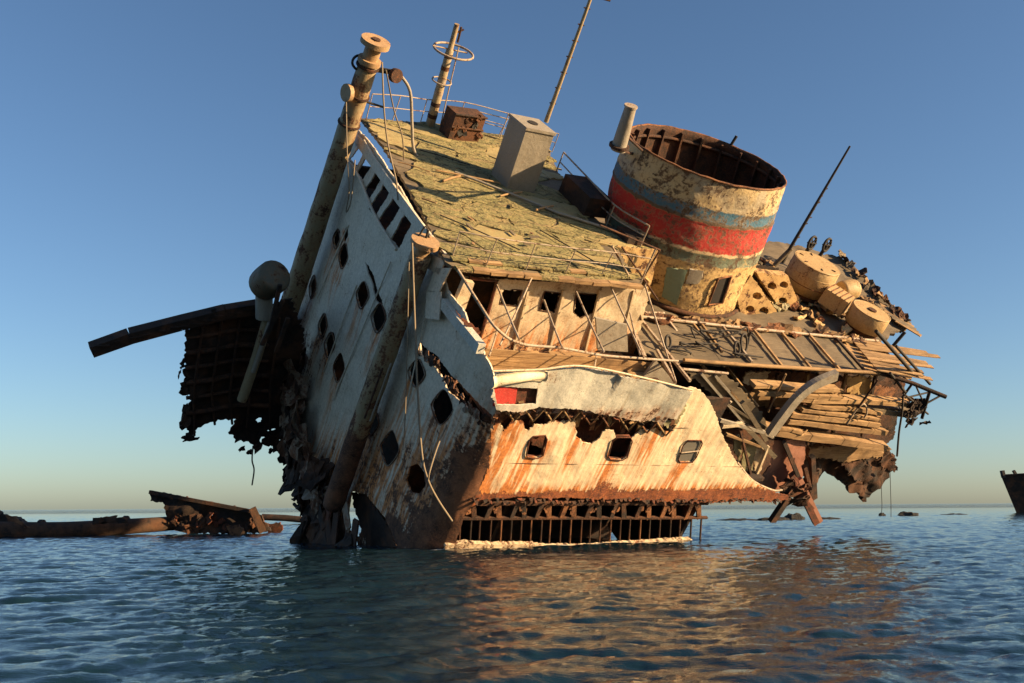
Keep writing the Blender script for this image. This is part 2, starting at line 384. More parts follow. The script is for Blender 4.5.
t1 = wave_tile(512, 61.0, .022, (.25, -.97), .4, 3, 3.0, 5); t2 = wave_tile(256, 17.0, .008, (-.2, -.98), .14, 5, .6, 4)
# rows follow rings of growing distance so that near ripples are finely meshed
ys = [1.0]
while ys[-1] < 420: ys.append(ys[-1] * 1.0055 + .018)
ys = np.array(ys); nx = 760
tt = np.linspace(-1, 1, nx); tt = .45 * tt + .55 * tt ** 3
yy = np.repeat(ys, nx); xx = (tt[None, :] * (ys[:, None] * 1.0 + 30)).ravel()
fade = np.clip(1.25 - yy / 330, 0, 1)
ca, sa_ = math.cos(.5), math.sin(.5)
h1 = sample(t1, 61.0, xx, yy); h2 = sample(t2, 17.0, xx * ca - yy * sa_, xx * sa_ + yy * ca)
h3 = sample(t1, 107.0, xx * ca + yy * sa_, -xx * sa_ + yy * ca)
hz = (h1[0] + h2[0] * np.clip(1.3 - yy / 90, 0, 1) + h3[0] * .9) * fade
hz[yy > 410] = 0
cho = 1.25 * fade
vx = xx + (h1[1] + h2[1]) * cho; vy = yy + (h1[2] + h2[2]) * cho
verts = np.stack([vx, vy, hz], 1)
i0 = (np.arange(len(ys) - 1)[:, None] * nx + np.arange(nx - 1)[None, :]).ravel()
fc = np.stack([i0, i0 + 1, i0 + nx + 1, i0 + nx], 1)
me = bpy.data.meshes.new('sea'); me.vertices.add(len(verts)); me.vertices.foreach_set('co', verts.ravel().astype(np.float32))
me.loops.add(fc.size); me.loops.foreach_set('vertex_index', fc.ravel().astype(np.int32))
me.polygons.add(len(fc)); me.polygons.foreach_set('loop_start', (np.arange(len(fc)) * 4).astype(np.int32))
me.polygons.foreach_set('use_smooth', np.ones(len(fc), bool)); me.update(calc_edges=True); me.validate()
me.materials.append(M['sea'])
def waterline(x, y):   # ship position x, y where that line of the hull meets the sea
    z = -(ORG.z + AX[2][0] * x + AX[2][1] * y) / AX[2][2]; return L2W((x, y, z))
fo = np.zeros(len(verts))
for (x0, y0), (x1, y1), wd, am_ in (((-1.4, .1), (13.2, .1), .55, 1.0), ((-1.6, .1), (-1.6, 9.5), .35, .7)):
    a, b = waterline(x0, y0), waterline(x1, y1); d = np.array([b.x - a.x, b.y - a.y]); L2 = (d ** 2).sum()
    t = np.clip(((vx - a.x) * d[0] + (vy - a.y) * d[1]) / L2, 0, 1); dist = np.hypot(vx - a.x - t * d[0], vy - a.y - t * d[1])
    fo = np.maximum(fo, am_ * np.exp(-(dist / wd) ** 2))
at_ = me.attributes.new('foam', 'FLOAT', 'POINT'); at_.data.foreach_set('value', fo.astype(np.float32))
sea = bpy.data.objects.new('sea', me); COL.objects.link(sea); sea['kind'] = 'structure'
BIG = 24000; yE = 405; xE = yE * 1.0 + 30 - 1
far = mk('open_sea', [(-BIG, yE, -.12), (BIG, yE, -.12), (BIG, BIG, -.12), (-BIG, BIG, -.12), (-BIG, -BIG, -.12), (BIG, -BIG, -.12), (-xE, yE, -.12), (xE, yE, -.12), (30, 1.05, -.12), (-30, 1.05, -.12), (BIG, 1.05, -.12), (-BIG, 1.05, -.12)],
         [(0, 1, 2, 3), (7, 8, 10, 1), (9, 6, 0, 11), (4, 5, 10, 11)], 'sea_far'); far['kind'] = 'structure'

# ================================================================== THE WRECK
ship = bpy.data.objects.new('shipwreck', None); COL.objects.link(ship)
ship.matrix_world = Matrix.Translation(ORG) @ AX.to_4x4()
tag(ship, 'huge rusting white shipwreck heeled over in the sea with a red banded funnel', 'shipwreck')
ROOF, DECK, BOAT = 6.5, 2.5, 3.5
# ---- outer shell in plan: across the bridge, round the corner, along the side
PROF = [(-1.1, 22.0), (-1.35, 17.0), (-1.5, 12.0), (-1.55, 7.0), (-1.5, 3.0), (-1.38, 1.3), (-1.12, .55), (-.7, .14), (-.1, 0.0), (22.0, 0.0)]
PU = [0.0]
for a, b in zip(PROF, PROF[1:]): PU.append(PU[-1] + math.hypot(b[0] - a[0], b[1] - a[1]))
def prof(u):
    i = 0
    while i < len(PU) - 2 and u > PU[i + 1]: i += 1
    a, b = Vector(PROF[i]), Vector(PROF[i + 1]); t = (u - PU[i]) / (PU[i + 1] - PU[i]); p = a.lerp(b, t)
    def nn(k):
        k = min(max(k, 0), len(PROF) - 2); d = (Vector(PROF[k + 1]) - Vector(PROF[k])).normalized(); return Vector((d.y, -d.x))
    w = t - .5; m = nn(i).lerp(nn(i + (1 if w > 0 else -1)), abs(w)).normalized()
    return p, m
def shell3(u, v):
    p, m = prof(u); return (p.x, p.y, v), (m.x, m.y, 0)
def SH(px, py):
    d = AXI @ ray(px, py); best = None
    for i in range(len(PROF) - 1):
        a = Vector(PROF[i]); e = Vector(PROF[i + 1]) - a; den = d.x * (-e.y) - d.y * (-e.x)
        if abs(den) < 1e-9: continue
        rx, ry = a.x - CL.x, a.y - CL.y
        t = (rx * (-e.y) - ry * (-e.x)) / den; s = (d.x * ry - d.y * rx) / den
        lo = -.5 if i == 0 else -1e-6; hi = 1.5 if i == len(PROF) - 2 else 1 + 1e-6
        if t > 0 and lo <= s <= hi and (best is None or t < best[0]): best = (t, PU[i] + s * (PU[i + 1] - PU[i]), CL.z + t * d.z)
    if best is None:   # just past the turn of the corner: take the tangent
        q = P(px, py, x=-1.3); return (PU[5] + (1.3 - q.y), q.z)
    return best[1:]
def SHP(l): return [SH(*p) for p in l]
def loz(cx, cy, hw, hh, k=.14):
    out = []
    for i in range(18):
        a = 2 * math.pi * i / 18; c_, s_ = math.cos(a), math.sin(a); x = hw * math.copysign(abs(c_) ** 1.0, c_); y = hh * math.copysign(abs(s_) ** 1.25, s_); x *= 1 - .42 * (abs(y) / hh) ** 1.3
        out.append((cx + x - y * k, cy + y + x * .25))
    return out
bridge_out = [(360, 130), (380, 156), (400, 188), (424, 229), (443, 272), (447, 290), (462, 308), (483, 352), (491, 366), (497, 382), (497, 404), (494, 426), (491, 450), (488, 472), (480, 494), (464, 516), (455, 545), (447, 575), (404, 575), (396, 545), (384, 517), (366, 494), (352, 491), (347, 520), (340, 570), (303, 570), (306, 540), (302, 515), (296, 500), (300, 490), (288, 474), (284, 455), (289, 436), (284, 415), (291, 392), (290, 350), (298, 305), (312, 255), (328, 205), (345, 155), (352, 136)]
wh = [[(351, 158), (364, 142), (367, 146), (356, 166)], [(357, 172), (368.6, 154), (374, 160), (362, 179)], [(364, 191), (377, 170), (382, 176), (369, 198)],
      [(370.5, 208), (384, 182), (391, 187), (376, 214)], [(379, 220), (394, 196), (402, 204), (385, 230)], [(391, 238), (404, 217), (411, 222), (400, 247)]]
dia = [(337, 239, 3.3, 10), (344, 256, 4.5, 13), (313, 287, 3, 12), (310, 266, 2.2, 9), (363, 295, 6, 14), (379, 318, 7, 15), (323, 326, 4, 13), (330, 345, 5, 13), (339.6, 367.6, 5.5, 15),
       (372, 422, 7, 14), (390.5, 448, 9, 18), (417, 373, 8, 14), (443, 407, 10.5, 18), (346, 234, 2.5, 8), (328, 202, 2.2, 9)]
gash = [(419, 342), (428, 350), (437, 356), (452, 375), (470, 395), (484, 409), (492, 414), (491, 424), (478, 420), (463, 404), (450, 392), (441, 376), (430, 362), (421, 356)]
tear = [(365, 261), (370, 268), (374, 276), (378, 290), (383, 300), (383, 306), (376, 301), (372, 284), (368, 271)]
dia = [(a, b, c_ * 1.06, d_) for a, b, c_, d_ in dia]
wh = [[(cx_ + (a - cx_) * 1.12, cy_ + (b - cy_) * 1.12) for a, b in h] for h in wh for cx_, cy_ in [np.mean(h, axis=0)]]
holes = [SHP(h) for h in wh] + [SHP(loz(*d)) for d in dia] + [SHP(gash), SHP(tear), SHP(loz(299, 366, 5, 20, .35)),
        SHP([(409, 492), (405, 480), (410, 466), (416, 464), (423, 472), (425, 486), (417, 494)])]
DU = [SH(d[0], d[1]) for d in dia]
def br_rust(u, v, p):
    wz = L2W(p).z; r = smoothramp(wz, 7.5, 2.4) * .27 + smoothramp(wz, 2.0, .2) * .30
    # left torn margin
    l = SHP([(292, 420)])[0][0]
    r += .3 * smoothramp(u, l + 2.5, l) * smoothramp(v, -1, -6)
    # rusty turn of the corner below the gash
    r += .30 * smoothramp(u, PU[5] - .2, PU[6] + .1) * smoothramp(v, 2.6, .6)
    for a, b in DU:
        if abs(u - a) < .5 and -1.9 < v - b < 0: r += .20 * (1 - abs(u - a) / .5) * (1 + (v - b) / 1.9)
    return min(r, 1.25)
def br_stain(u, v, p):
    wz = L2W(p).z; s = smoothramp(wz, 7, 3) * .55
    for a, b in DU:
        if abs(u - a) < .45 and -3.5 < v - b < 0: s += .5 * (1 + (v - b) / 3.5)
    return min(s, 1)
bridge = panel('bridge_wall', SHP(bridge_out), holes, shell3, 0.22, .07, 'bridge', ship, .02, .02, .10, .5, br_rust, br_stain, 3)
bridge['label'] = 'shaded pale grey wall pierced by lozenge windows'
for d_ in dia[:13]:
    lp = []
    for q_ in loz(*d_): u, v = SH(*q_); q, nr = shell3(u, v); lp.append(Vector(q) + Vector(nr) * .03)
    tube('window_rim', lp + [lp[0]], .035, 'brrust', bridge, 5)
# plating seams standing proud
for k, (a, b) in enumerate([((392, 262), (334, 400)), ((358, 285), (325, 372)), ((430, 300), (405, 420)), ((350, 225), (318, 300))]):
    pts = []
    for i in range(13):
        u, v = SH(a[0] + (b[0] - a[0]) * i / 12, a[1] + (b[1] - a[1]) * i / 12); q, nr = shell3(u, v); pts.append(Vector(q) + Vector(nr) * .07)
    tube('seam', pts, .035, 'bridge', bridge, 5)
# wheelhouse window posts: a proud sill strip below and above the row
for off, w in (((0, 0), .09),):
    for row in ([(349, 160), (356, 169), (363, 182), (370, 200), (377, 216), (387, 233), (398, 250)], [(366, 141), (375, 156), (384, 172), (393, 185), (404, 203), (414, 220)]):
        pts = []
        for a in row:
            u, v = SH(*a); q, nr = shell3(u, v); pts.append(Vector(q) + Vector(nr) * .10)
        tube('window_sill', bezier(pts, 4), .07, 'bridge', bridge, 6)
# fascia band under the roof
fas = MB(); pr = []
for a in [(361, 122), (380, 147), (400, 180), (424, 222), (446, 262)]:
    u, v = SH(*a); q, nr = shell3(u, v); pr.append((q[1], q[0]))
for (ya, xa), (yb, xb) in zip(pr, pr[1:]): fas.beam((xa - .12, ya, ROOF - .28), (xb - .12, yb, ROOF - .28), .1, .5)
fas.build('roof_fascia', 'bridge', ship)
# torn lip along the gash
gl = [(421, 349), (431, 356), (438, 366), (446, 380), (454, 389), (462, 398), (471, 408), (480, 416), (487, 419), (493, 420)]
for k in range(30):
    t = k / 29 * (len(gl) - 1); i = min(int(t), len(gl) - 2); a = Vector(gl[i]).lerp(Vector(gl[i + 1]), t - i)
    u, v = SH(a.x + rnd.uniform(-3, 3), a.y + rnd.uniform(-3, 5)); q, nr = shell3(u, v); scrap('torn_lip', Vector(q) + Vector(nr) * rnd.uniform(-.05, .1), rnd.uniform(.08, .22), rnd.choice(['shadedrust', 'brrust', 'rust']), bridge, nr, .5, 1.7, .04, along=(.3, -.6, -.7))
# wing bulwark cap rail
pts = [P(444, 303, x=-1.6), P(462, 326, x=-1.6), P(481, 349, x=-1.6)]
m = MB(); m.beam(pts[0], pts[1], .32, .42, (0, 0, 1)); m.beam(pts[1], pts[2], .32, .42, (0, 0, 1)); m.build('wing_cap', 'greywhite', ship)
# ---- sunlit side
side_out = [(490, 420), (500, 420), (504, 432), (512, 421), (522, 420), (527, 432), (534, 424), (545, 425), (552, 421), (566, 422), (575, 419), (576, 431), (583, 436), (590, 442), (600, 434), (606, 430), (614, 430), (616, 440), (622, 441), (630, 440), (641, 430), (650, 430), (664, 425), (668, 428), (674, 415), (679, 400), (685, 389), (692, 387), (701, 391), (710, 402), (717, 416), (721, 432), (728, 446), (735, 460), (745, 474), (757, 485), (775, 493), (789, 496), (788, 500), (770, 502), (740, 501), (712, 503), (690, 502), (650, 501), (600, 499), (560, 498), (520, 497), (500, 499), (478, 503), (468, 508), (478, 492), (487, 472), (490, 450), (491, 436)]
WIN = [[(526, 454), (529, 440), (533, 436), (545, 435), (547, 439), (543, 455), (538, 458), (527, 457)],
       [(608, 456), (612, 441), (617, 437), (630, 437), (632, 441), (627, 457), (622, 460), (610, 459)],
       [(678, 459), (683, 445), (688, 440), (701, 440), (702, 443), (696, 457), (692, 462), (680, 462)]]
shole = [SHP(w) for w in WIN] + [SHP([(576, 436), (580, 428), (604, 429), (600, 438), (592, 444), (584, 443)])]
WC = [np.mean(w, axis=0) for w in shole[:3]]; WB = [min(q[1] for q in w) for w in shole]
botv = lambda u: SH(480 + (u - PU[8]) * 17, 500)[1]
def sd_rust(u, v, p):
    zb = -1.85 - (u - PU[8]) * .055
    r = smoothramp(v, zb + .95, zb + .05) * .85 + smoothramp(v, zb + 2.0, zb) * .18
    r += .45 * smoothramp(u, PU[7] + .6, PU[6]) 
    r += .5 * smoothramp(v, 1.95, 2.6) * smoothramp(u, PU[8] + 8, PU[8] + 6)
    for c in WC: r += .22 * math.exp(-(((u - c[0]) / .6) ** 2 + ((v - c[1]) / .8) ** 2) * 1.5)
    r += .34 * math.exp(-((u - WC[1][0] - .2) ** 2 / .8 + (v - zb - .9) ** 2 / .25))
    return min(r, 1.2)
def sd_stain(u, v, p):
    s = .10
    for c, wd, ln, a in ((WC[0], .7, 2.2, 1.1), (WC[1], .55, 2.4, .8), (WC[2], .45, 2.2, .9), (np.array([(WC[0][0] + WC[1][0]) / 2, 1.9]), .6, 1.9, 1.0), (np.array([WC[1][0] + 1.9, 2.2]), .8, 2.4, .8), (np.array([WC[0][0] - 1.4, 2.3]), .5, 4, .6)):
        dv = c[1] + .3 - v; uu = u - c[0] + .12 * dv
        if 0 < dv < ln * 1.6: s += a * math.exp(-(uu / wd) ** 2 * 1.6) * max(0, 1 - dv / (ln * 1.6))
    zb = -1.85 - (u - PU[8]) * .055; s += .8 * smoothramp(v, zb + 1.3, zb + .1)
    s += .5 * smoothramp(u, PU[8] + 1.2, PU[7])
    return min(s, 1)
side = panel('hull_side', SHP(side_out), shole, shell3, .13, .06, 'hull', ship, .03, .015, .05, .7, sd_rust, sd_stain, 5)
side['label'] = 'sunlit cream side plating streaked with orange rust'
for i, w in enumerate(WIN):
    loop = [Vector(shell3(*SH(*q))[0]) + Vector((0, -.06, 0)) for q in w]
    t = MB(); t.tube([q + Vector((0, .03, 0)) for q in loop + [loop[0]]], .03, 6, False); t.tube([q + Vector((0, .16, 0)) for q in loop + [loop[0]]], .05, 5, False)
    wo_ = t.build('window_frame', 'redrust', side)
    if i == 2:
        mk('pane', [q + Vector((0, .1, 0)) for q in loop] + [q + Vector((0, .13, 0)) for q in loop], [tuple(range(8)), tuple(range(15, 7, -1))] + [(k, k + 8, (k + 1) % 8 + 8, (k + 1) % 8) for k in range(8)], 'glass', wo_)
        a, b = loop[0].lerp(loop[1], .5), loop[5].lerp(loop[4], .5); tube('glazing_bar', [a, b], .035, 'rail', wo_, 5)
# plating seams on the side
for row in ([(500, 463), (560, 464), (640, 465), (752, 467)], [(664, 428), (700, 428), (720, 428)]):
    pts = [Vector(shell3(*SH(*a))[0]) + Vector((0, .0, 0)) for a in row]; tube('seam', pts, .012, 'rust', side, 5)
# scabs of curled rust along the bottom edge
for k in range(90):
    px = 470 + k * 3.5 + rnd.uniform(-2, 2); b = Vector(shell3(*SH(px, 499 + rnd.uniform(-2, 2)))[0]); w = rnd.uniform(.04, .14); hh = rnd.uniform(.03, .15)
    q = [b + Vector((-w, -.02, 0)), b + Vector((w, -.02, 0)), b + Vector((w * .5, -.16 * rnd.random() - .05, -hh)), b + Vector((-w * .6, -.12 * rnd.random() - .05, -hh * .7))]
    m = MB(); m.hexa(q + [p + Vector((0, -.03, .01)) for p in q]); m.build('rust_scab', rnd.choice(['rust', 'rust', 'redrust', 'shadedrust']), side)
# ---- row of frames under the torn bottom edge
fy = .25
def FY(px, py): return P(px, py, y=fy)
ff = bpy.data.objects.new('side_framing', None); COL.objects.link(ff); ff.parent = ship
for a, b, w, mt in (((462, 503), (708, 503), .22, 'rust'), ((458, 518), (707, 517.5), .13, 'rust')):
    pa, pb = FY(*a), FY(*b); N = 9
    for i in range(N): beam('stringer', pa.lerp(pb, i / N), pa.lerp(pb, (i + 1) / N), .14, w * .8 * rnd.uniform(.85, 1.15), mt, ff)
for k in range(25):
    px = 461 + k * 10.0 + rnd.uniform(-1.0, 1.0); a = FY(px, 518); b = FY(px - 1.5, 543)
    beam('frame_post', a, b, .05, .09, rnd.choice(['rust', 'shadedrust', 'orustic', 'rust']), ff, (0, 1, 0), .1)
for k in range(10):
    px = 470 + k * 25.0; 
    for s in (-1, 1):
        a = FY(px + s * 3.5, 504); b = FY(px - 3 + s * 6.5, 518); beam('frame_bracket', a, b, .22, .12, rnd.choice(['orustic', 'rust', 'shadedrust']), ff, (0, 1, 0), .25)
    for j in range(3):
        a = FY(px + rnd.uniform(-6, 6), 505 + rnd.uniform(0, 4)); b = a + Vector((rnd.uniform(-.2, .2), -.05, -rnd.uniform(.15, .35))); beam('rust_flake', a, b, .12, .05, 'orustic', ff, (0, 1, 0), .4)
sl_ = panel('lower_sill', Y(.0, [(446, 545), (462, 543), (500, 545), (530, 544), (548, 547), (590, 546), (640, 543), (690, 539), (702, 550), (640, 556), (560, 558), (444, 560)]), [], planar('y', .0, -1), 0.2, .2, 'cream', ff, .025, 0, .04, .9, lambda u, v, p: .20, None, 11)
boxo('dark_backing_wall', -.9, 13.3, 1.6, 1.8, -1.6, 2.3, 'shadedrust', ship); boxo('dark_backing_wall', -.9, 14, 5.0, 5.2, -12, -1.7, 'shadedrust', ship); boxo('light_stop_deck', -.9, 17, .3, 4.95, -1.95, -1.75, 'shadedrust', ship)  # dark walls and deck added to keep sun out behind the frames
boxo('light_stop_bulkhead', 13.3, 13.5, .36, 4.9, -9, -2.0, 'shadedrust', ship)
boxo('light_stop_bulkhead', 3.2, 3.4, 5.3, 20, -14, 6.2, 'shadedrust', ship); boxo('light_stop_bulkhead', 3.2, 3.4, 1.9, 5.2, -14, 2.1, 'shadedrust', ship)  # bulkheads added to stop light so the bridge windows stay dark
boxo('light_stop_deck', -.9, 3.1, 2.0, 20, 2.2, 2.4, 'shadedrust', ship)
boxo('port_plating', -1.0, 30.0, 20.6, 20.8, -13, 3.3, 'shadedrust', ship)
# ---- promenade deck with planks
pk = 0
boxo('deck_plating', -.9, 9.6, .3, 4.9, DECK - .16, DECK - .03, 'rust', ship)
dk = bpy.data.objects.new('promenade_deck', None); COL.objects.link(dk); dk.parent = ship
for i in range(15):
    y0 = .5 + i * .295
    for x0, x1 in ((-.7, 4.1 + rnd.uniform(-.6, .6)), (4.2, 9.4)):
        beam('plank', (x0 + rnd.uniform(0, .3), y0, DECK + .03), (x1 if x1 < 5 else x1 - rnd.uniform(0, 1), y0 + rnd.uniform(-.02, .02), DECK + .03 + rnd.uniform(-.015, .02)), .27, .08, 'woodlit', dk, (0, 0, 1), .02)
# inner wood lining seen behind the bulwark
for i in range(4):
    a = P(482, 351 + i * 5, y=3.4); b = P(668, 367 + i * 5, y=3.4); beam('lining_board', a + Vector((0, i * .02, 0)), b, .06, .30, 'woodlit', dk, (0, 0, 1), .02)
# ---- bulwark bent outwards above the side
by = -.35
bul_out = [(497, 373), (520, 372), (545, 371), (580, 368), (620, 375), (660, 383), (691, 391), (684, 408), (678, 421), (669, 419), (664, 429), (656, 424), (640, 423), (620, 419), (606, 416), (590, 411), (566, 408), (540, 408), (520, 411), (497, 410), (492, 396)]
def bul3(u, v):
    f_ = abs(((u + .3) / 2.1) % 1 - .5); return (u, by - .16 * (f_ - .25) - .10 * (v - 3.8) * (1 if u > 3.9 else -.3), v), (0, -1, 0)
bw = panel('bulwark', Y(by, bul_out), [Y(by, [(494.5, 389), (498, 387), (538, 388.5), (536, 404), (497, 405)])], bul3, .12, .06, 'greywhite', ship, .03, .01, .035, .7,
           lambda u, v, p: .22 * smoothramp(v, 3.5, 3.0) + .10 * smoothramp(abs(math.sin(u * 1.1 + .6)), .85, 1), lambda u, v, p: .12 * smoothramp(v, 3.6, 3), 8)
bw['label'] = 'dented grey white bulwark plate bent outwards'
tube('bulwark_rail', bezier([P(492, 371, y=by - .05), P(540, 369.5, y=by - .05), P(582, 366, y=by - .05), P(640, 377, y=by - .05), P(692, 390, y=by - .05)], 6), .045, 'cream', ship)
# red painted niche: side light box
def BY(px, py, d=0): return P(px, py, y=by) + Vector((0, d, 0))
m = MB(); q = [BY(494, 387, .14), BY(519, 386, .14), BY(516, 407, .14), BY(494, 408, .14)]; m.hexa(q + [p + Vector((0, -.05, 0)) for p in q]); nb = m.build('light_box', 'red', ship); nb['label'] = 'bright red painted side light niche'
m = MB(); q = [BY(517, 386, .22), BY(541, 386, .22), BY(539, 408, .22), BY(514, 407, .22)]; m.hexa(q + [p + Vector((0, -.05, 0)) for p in q]); m.build('shaded_back', 'redrust', nb)  # darker plate, the niche's shaded half put into its colour
# cream lip curling outwards above the niche
V = []; Fq = []; NL = 14
for i in range(NL + 1):
    t = i / NL; px = 491 + 54 * t; py0 = 376 - 4 * math.sin(t * 2.6) - 3 * t; pw = 12 - 2 * t
    for j in range(7):
        s_ = j / 6; p = P(px + (1 - s_) * 2, py0 + pw * s_, y=by) + Vector((0, -.26 * math.sin(math.pi * s_) * (.4 + .6 * math.sin(math.pi * min(1, t + .12))) - .04, 0)); V.append(p + Vector((0, .02 * noise.noise(p * 3), 0)))
for i in range(NL):
    for j in range(6): k = i * 7 + j; Fq.append((k, k + 7, k + 8, k + 1))
nV = len(V); V += [p + Vector((0, .05, 0)) for p in V]; Fq += [tuple(nV + q for q in f[::-1]) for f in Fq]
lp = [i * 7 for i in range(NL + 1)] + [NL * 7 + j for j in range(1, 7)] + [i * 7 + 6 for i in range(NL - 1, -1, -1)] + [j for j in range(5, 0, -1)]
for k in range(len(lp)): a, b = lp[k], lp[(k + 1) % len(lp)]; Fq.append((a, b, nV + b, nV + a))
mk('curled_lip', V, Fq, 'hull', bw, True)
# ribs and brackets under the bulwark
rb = bpy.data.objects.new('bulwark_ribs', None); COL.objects.link(rb); rb.parent = ship
for k in range(12):
    px = 500 + k * 15.2; tp = 402 + max(0, (px - 560)) * .16
    a = P(px + 6, tp, y=by + .12); b = P(px, tp + 22, y=.35); beam('rib', a, b, .09, .2, rnd.choice(['orustic', 'rust', 'wood']), rb, (1, 0, 0), .1)
    if k % 2: beam('rib_strut', a + Vector((.2, .1, 0)), b + Vector((-.7, 0, .1)), .07, .07, 'orustic', rb)
for k in range(34):
    px = 496 + k * 5.2; a = P(px, 411 + max(0, px - 560) * .13 + rnd.uniform(-3, 6), y=rnd.uniform(-.25, .2)); scrap('torn_edge', a, rnd.uniform(.06, .17), rnd.choice(['rust', 'redrust', 'shadedrust', 'orustic', 'wood']), rb, (0, 1, 0), .6, 1.8, .04, along=(1, 0, 0))
for k in range(9):
    px = 505 + k * 19; tp = 408 + max(0, px - 560) * .15; a = P(px, tp, y=-.2); b = P(px + 9, tp + 13, y=-.05); c_ = P(px + 19, tp + 2, y=-.2); tube('lattice_bar', [a, b, c_], .05, rnd.choice(['wood', 'orustic', 'woodlit']), rb, 5)
wl = panel('inner_wall', Y(.75, [(488, 404), (692, 404), (690, 452), (575, 452), (488, 440)]), [], planar('y', .75, -1), .35, .05, 'redrust', ship, .03, 0, .06)
panel('bent_plate', Y(-.15, [(676, 398), (688, 395), (686, 410), (678, 424), (668, 428), (664, 424), (673, 416)]), [Y(-.15, [(676, 410), (681, 406), (679, 416), (674, 419)])], planar('y', -.15, -1), .12, .06, 'olive', ship, .05, .02, .2, 1.2)
# ---- deckhouse below the roof
dh_out = [(463, 276), (500, 279), (560, 283), (640, 287), (648, 290), (641, 322), (634, 352), (630, 368), (600, 366), (540, 360), (484, 352), (472, 335), (458, 305)]
dh_h = [[(469, 278), (497, 281), (489, 310), (480, 338), (470, 325), (457, 308)], [(503, 289), (523, 291), (518, 307), (500, 305)], [(545, 292), (561, 294), (555, 313), (540, 311)], [(577, 294), (600, 295), (596, 312), (580, 319), (574, 313)]]
dh = panel('deckhouse_wall', Y(5.0, dh_out), [Y(5.0, h) for h in dh_h], planar('y', 5.0, -1), .16, .07, 'cream', ship, .02, .03, .08, .7,
           lambda u, v, p: .18 * smoothramp(v, 3.6, 2.5) + .12 * smoothramp(v, 5.6, 6.2), lambda u, v, p: .35 * smoothramp(v, 4.6, 2.5), 12)
dh['label'] = 'sunlit cream deckhouse wall with square windows and a dark doorway'
for h in dh_h[1:]:
    lp = [P(*q, y=4.96) for q in h]; tube('window_frame', [p + Vector((0, .06, 0)) for p in lp + [lp[0]]], .03, 'rust', dh, 5)
lp = [P(*q, y=4.95) for q in dh_h[0]]; tube('door_frame', lp, .08, 'redrust', dh, 6)
m = MB(); q = [P(452, 302, y=4.8), P(462, 278, y=4.8), P(472, 280, y=4.8), P(461, 312, y=4.8)]; m.hexa(q + [p + Vector((0, -.25, 0)) for p in q]); m.build('door_post', 'cream', dh)
for px in (512, 548, 584, 618):   # stiffeners leaning on the wall
    beam('stiffener', P(px + 16, 290, y=4.95), P(px, 356, y=4.95), .10, .12, 'cream', dh, (0, 1, 0))
boxo('inner_wall', -.5, 9, 7.2, 7.4, 2.5, 6.3, 'shadedrust', ship)
boxo('aft_wall', 8.6, 8.75, 5.1, 19, 2.5, 6.3, 'yellow', ship)
panel('side_door', Y(2.6, [(462, 318), (480, 330), (479, 346), (455, 310)]), [], planar('y', 2.6, -1), .2, .05, 'redrust', ship)
# bulkheads standing on the promenade
for a in ([(596, 318), (627, 325), (628, 352), (598, 350)], [(640, 381), (656, 360), (676, 384)]):
    m = MB(); q = [P(*p, y=3.0) for p in a]; k = len(q); V = q + [p + Vector((0, .12, 0)) for p in q]
    m.add(V, [tuple(range(k))[::-1], tuple(range(k, 2 * k))] + [(i, (i + 1) % k, (i + 1) % k + k, i + k) for i in range(k)]); m.build('bracket_plate', 'vent', ship)
